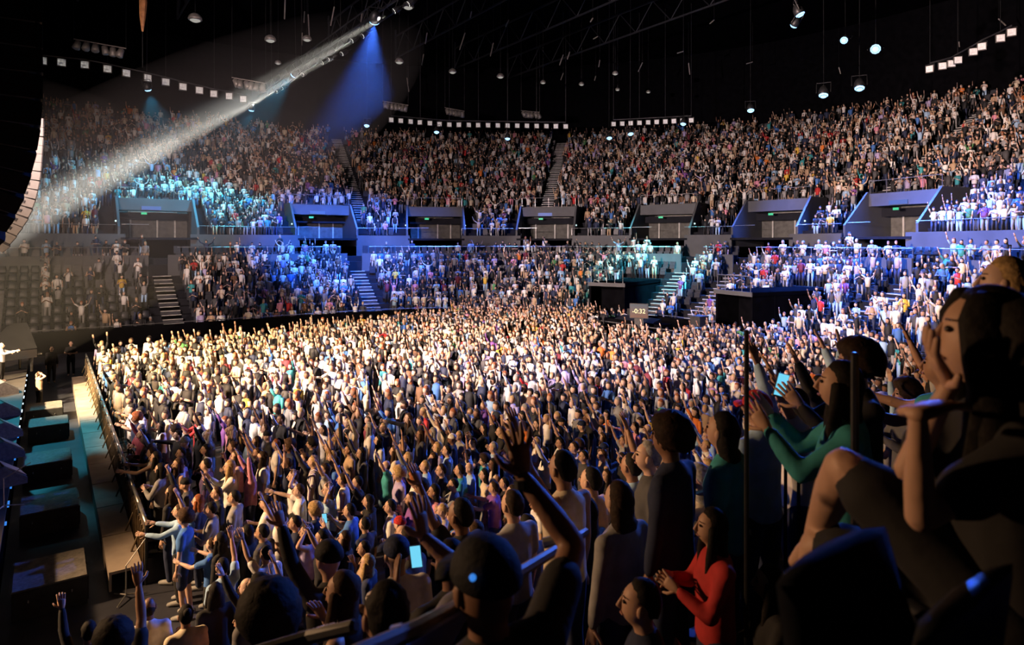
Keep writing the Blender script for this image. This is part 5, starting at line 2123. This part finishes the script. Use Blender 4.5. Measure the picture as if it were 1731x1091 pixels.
obj('cap_lamp', Geo().add(sphere(q - o.location, .009, 10, 8)), o, mats=[M['cyanled']])
obj('watch', Geo().add(tube([J['wrR'] - J['haR'] * .035 - o.location, J['wrR'] - J['haR'] * .01 - o.location], [.034, .033], 10, cap=.1)), o, mats=[M['darkmetal']])

# dark head with striped sleeve and raised hand
H = at_d(655, 1048, 2.4)
lv = near_level(H.y)
J = world_joints('stand', Vector((H.x, H.y, lv)), face(60), (H.z - lv) / 1.615)
J['shR'] = J['shR'] + UPZ * .05
J['elR'], J['wrR'] = ik(J['shR'], at_d(716, 908, 2.62), RGT)
J['haR'] = (at_d(706, 840, 2.62) - J['wrR']).normalized()
J['pnR'] = dirv(30)
J['tsR'] = 1
J['spread'] = .22
hero(J, Vector((H.x, H.y, lv)), 'dark-haired person in grey-blue sleeves with right hand raised', SKINS[2], (.20, .20, .26), 'tee', 'trousers', CLOTH['navy'], 'short', HAIRC['black'])

# seated woman in profile with hands at her mouth and one foot up
f = dirv(12)
l = UPZ.cross(f).normalized()
H = at_d(1662, 574, 1.62)
J = {'head': H, 'look': dirv(22, .10), 'neck': H - UPZ * .145 - f * .035, 'collar': H - UPZ * .205 - f * .045, 'chest': H - UPZ * .34 - f * .03,
     'waist': H - UPZ * .53 - f * .05, 'pelvis': H - UPZ * .68 - f * .06}
J['shL'] = J['collar'] + l * .165 - UPZ * .03 + f * .02
J['shR'] = J['collar'] - l * .165 - UPZ * .03 + f * .04
J['elL'], J['wrL'] = ik(J['shL'], at_d(1552, 700, 1.44), -UPZ + f * .6)
J['haL'] = (at_d(1640, 662, 1.56) - J['wrL']).normalized()
J['pnL'] = -UPZ + RGT * .3
J['elR'], J['wrR'] = ik(J['shR'], at_d(1606, 650, 1.56), -UPZ + f * .5)
J['haR'] = (at_d(1560, 572, 1.53) - J['wrR']).normalized()
J['pnR'] = -f
J['tsR'] = -1
J['hipL'], J['hipR'] = J['pelvis'] + l * .09 + f * .03, J['pelvis'] - l * .09 + f * .03
J['knL'] = at_d(1428, 788, 1.80)
J['anL'] = at_d(1378, 905, 2.12)
J['toeL'] = (at_d(1318, 945, 2.35) - J['anL']).normalized()
J['knR'] = J['hipR'] + dirv(50) * .42 - UPZ * .02
J['anR'] = J['knR'] - UPZ * .38 + FWD * .05
J['toeR'] = f
J['curl'] = .5
J['girth'] = .78
J['spread'] = .10
base = Vector((H.x, H.y, near_level(H.y)))
o = hero(J, base, 'woman in black with long dark hair, hands at her mouth, one foot up', SKINS[1], CLOTH['black'], 'tee', 'shorts', CLOTH['black'], 'long', HAIRC['black'], .010)
ring_p = J['wrL'] + J['haL'] * .105 - base
obj('finger_ring', Geo().add(sphere(ring_p - l * -.012, .010, 8, 6)), o, mats=[M['metal']])
hd = Geo()
rot = look_rot(J)
for k in range(3):
    w_ = .105 - .008 * k
    hd.add(tube([J['head'] - base + rot @ Vector(q) for q in ((-.05, .02 * (k - 1), .06), (-.11, .03 * (k - 1), -.06), (-.14, .04 * (k - 1), -.24), (-.15, .05 * (k - 1), -.46), (-.13, .04 * (k - 1), -.60))],
                [(.108, .085), (.124, .095), (.134, .095), (.125, .085), (.07, .04)], 14, rot @ Vector((0, 1, 0)), .5))
for pp, rr in ((((.005, .050, .102), (.018, .080, .045), (.010, .088, -.04), (-.012, .094, -.14), (-.05, .10, -.30), (-.06, .10, -.48)), ((.050, .022), (.058, .024), (.052, .026), (.050, .03), (.06, .03), (.03, .015))),
               (((.03, -.045, .105), (.045, -.078, .050), (.035, -.088, -.04), (.012, -.096, -.14), (-.01, -.10, -.30)), ((.040, .022), (.040, .024), (.036, .026), (.040, .03), (.02, .015)))):
    hd.add(tube([J['head'] - base + rot @ Vector(q) for q in pp], rr, 10, rot @ Vector((1, 0, 0)), .6))
obj('hair_length', hd.mesh('hair_length', [M['hair']], True), o, HAIRC['black'])

# seats beside her and on the row below
for k, u in enumerate((1.3, 1.88, 2.46, 3.04, 3.62, 4.2)):
    hers = k == 1
    s = seat(Vector((u, .66 if hers else .74, 0)), 5.85, PI / 2, 'dark padded seat under the seated woman in black' if hers else 'dark padded seat in the same row as the seated woman',
             'seats in the row of the seated woman', not hers, not hers)
    s.scale = (1.05, 1.05, .97)
for k, u in enumerate((3.0, 3.58, 4.16, 4.74, 5.32, 5.9)):
    seat(Vector((u, 1.60, 0)), 4.95, PI / 2, 'dark padded seat in the row below the seated woman', 'seats in the row below the seated woman', True)

# handrails catching blue light
rail_paint = plain('grey_rail_paint', (.16, .165, .17), .3, .5, .2, 8)
collar = plain('pale_glint_collar', (.75, .75, .76), .25, .6, .1, 8)  # pale collars and ribs put the rail's highlights into colour
r = empty('handrail', at_d(640, 1091, 1.35))
tag(r, 'thick blue-lit handrail slanting past the silhouetted person', 'handrail')
pts = [at_d(600, 1110, 1.28), at_d(700, 1066, 1.5), at_d(850, 985, 2.2), at_d(990, 900, 3.2)]
obj('rail_bar', Geo().add(tube([q - r.location for q in pts], [.021] * 4, 8, (0, 0, 1))), r, mats=[rail_paint])
for q in (pts[0], pts[2]):
    obj('post', Geo().add(tube([q - r.location, Vector((q.x, q.y, near_level(q.y))) - r.location], [.016, .016], 6)), r, mats=[M['darkmetal']])
for q, w in ((at_d(672, 1078, 1.44), .012), (at_d(930, 919, 2.85), .03)):
    obj('glint_collar', Geo().add(tube([q - RGT * w - r.location, q + RGT * w + UPZ * w * .5 - r.location], [.023, .023], 8, cap=.1)), r, mats=[collar])
r = empty('handrail', at_d(400, 1100, 2.2))
tag(r, 'blue-lit handrail with ribbed pale glints beneath the white-shirted man', 'handrail')
pts = [at_d(360, 1125, 2.15), at_d(520, 1078, 2.2), at_d(598, 1060, 2.12)]
obj('rail_bar', Geo().add(tube([q - r.location for q in pts], [.023] * 3, 8, (0, 0, 1))), r, mats=[rail_paint])
for k in range(6):
    q = at_d(537 + 5 * k, 1074 - 1.3 * k, 2.2)
    obj('glint_rib', Geo().add(tube([q - RGT * .003 - r.location, q + RGT * .003 - r.location], [.026, .026], 8, cap=.1)), r, mats=[collar])
for q in pts[:2]:
    obj('post', Geo().add(tube([q - r.location, Vector((q.x, q.y, near_level(q.y))) - r.location], [.016, .016], 6)), r, mats=[M['darkmetal']])

# balustrade posts among the standing people
for x, y0, y1, D, rad, lab in ((1262, 560, 860, 3.3, .012, 'thin dark balustrade post in front of the red-capped man'), (1445, 600, 790, 2.6, .016, 'dark balustrade post beside the teal jacket'),
                               (1160, 838, 960, 4.6, .013, 'short dark rail post beside the seated white-haired person')):
    a, b_ = at_d(x, y0, D), at_d(x, y1, D)
    b_ = Vector((a.x, a.y, near_level(a.y)))
    r = empty('balustrade_post', b_)
    tag(r, lab, 'post')
    obj('shaft', Geo().add(tube([(0, 0, 0), a - b_], [rad, rad], 8)), r, mats=[M['darkmetal']])
    obj('base_plate', Geo().add(box((0, 0, .01), (.12, .12, .02))), r, mats=[M['darkmetal']])
for x1, y1, x2, y2, D, lab in ((1328, 762, 1400, 738, 4.2, 'short bright metal rail held beside the denim sleeve'), (1350, 816, 1395, 803, 4.2, 'lower bright metal rail above the knee'),
                               (1162, 838, 1215, 822, 4.6, 'pale metal rail beside the seated white-haired person')):
    a, b_ = at_d(x1, y1, D), at_d(x2, y2, D)
    r = empty('guard_rail', Vector((a.x, a.y, near_level(a.y))))
    tag(r, lab, 'rail')
    obj('bar', Geo().add(tube([a - r.location, b_ - r.location], [.013, .013], 6)), r, mats=[M['metal']])
    if x1 != 1162:      # that one is carried by the balustrade post it touches
        obj('post', Geo().add(tube([a - r.location, (0, 0, 0)], [.012, .012], 6)), r, mats=[M['darkmetal']])

# terrace steps catching blue light
q = Vector((5.12, 4.1, 0))
r = empty('terrace_steps', (q.x, q.y, near_level(q.y)))
tag(r, 'short flight of steps with blue-lit nosings between dark seats', 'steps')
for k in range(4):
    q = Vector((5.12 + .04 * k, 4.10 + .19 * k, 4.12 - .16 * k))
    zb = near_level(q.y + .1) - .02
    obj('step', Geo().add(box(Vector((q.x, q.y, (q.z + zb) / 2)) - r.location, (.55, .20, q.z - zb))), r, mats=[M['step']])
    obj('nosing', Geo().add(box(q - r.location + Vector((0, .08, .005)), (.55, .04, .02))), r, mats=[M['nosing']])

# phones
for x, y, D, w, rot_, lab in ((731, 938, 3.3, .066, .12, 'glowing smartphone held up by a dark silhouette'), (1509, 617, 5.0, .07, -.25, 'glowing cyan smartphone held up beside curly hair'),
                              (1196, 815, 5.0, .06, 1.3, 'blue glowing smartphone held flat beside maroon knit hat'), (581, 867, 14.0, .08, .1, 'small bright smartphone held up over the floor crowd')):
    q = {731: HANDS[765], 1509: HANDS[1517], 1196: HANDS[1208], 581: FLOOR_HAND}[x]     # in its holder's hands
    r = empty('smartphone', q)
    tag(r, lab, 'phone')
    bx = (RGT * math.cos(rot_) + UPZ * math.sin(rot_)).normalized()
    bz = (UPZ * math.cos(rot_) - RGT * math.sin(rot_)).normalized()
    by = bz.cross(bx)
    obj('case', Geo().add(box((0, 0, 0), (w, .009, w * 2.0), (bx, by, bz))), r, mats=[M['case']])
    obj('display', Geo().add(box(-by * .006, (w * .92, .002, w * 1.9), (bx, by, bz))), r, mats=[M['phone']])
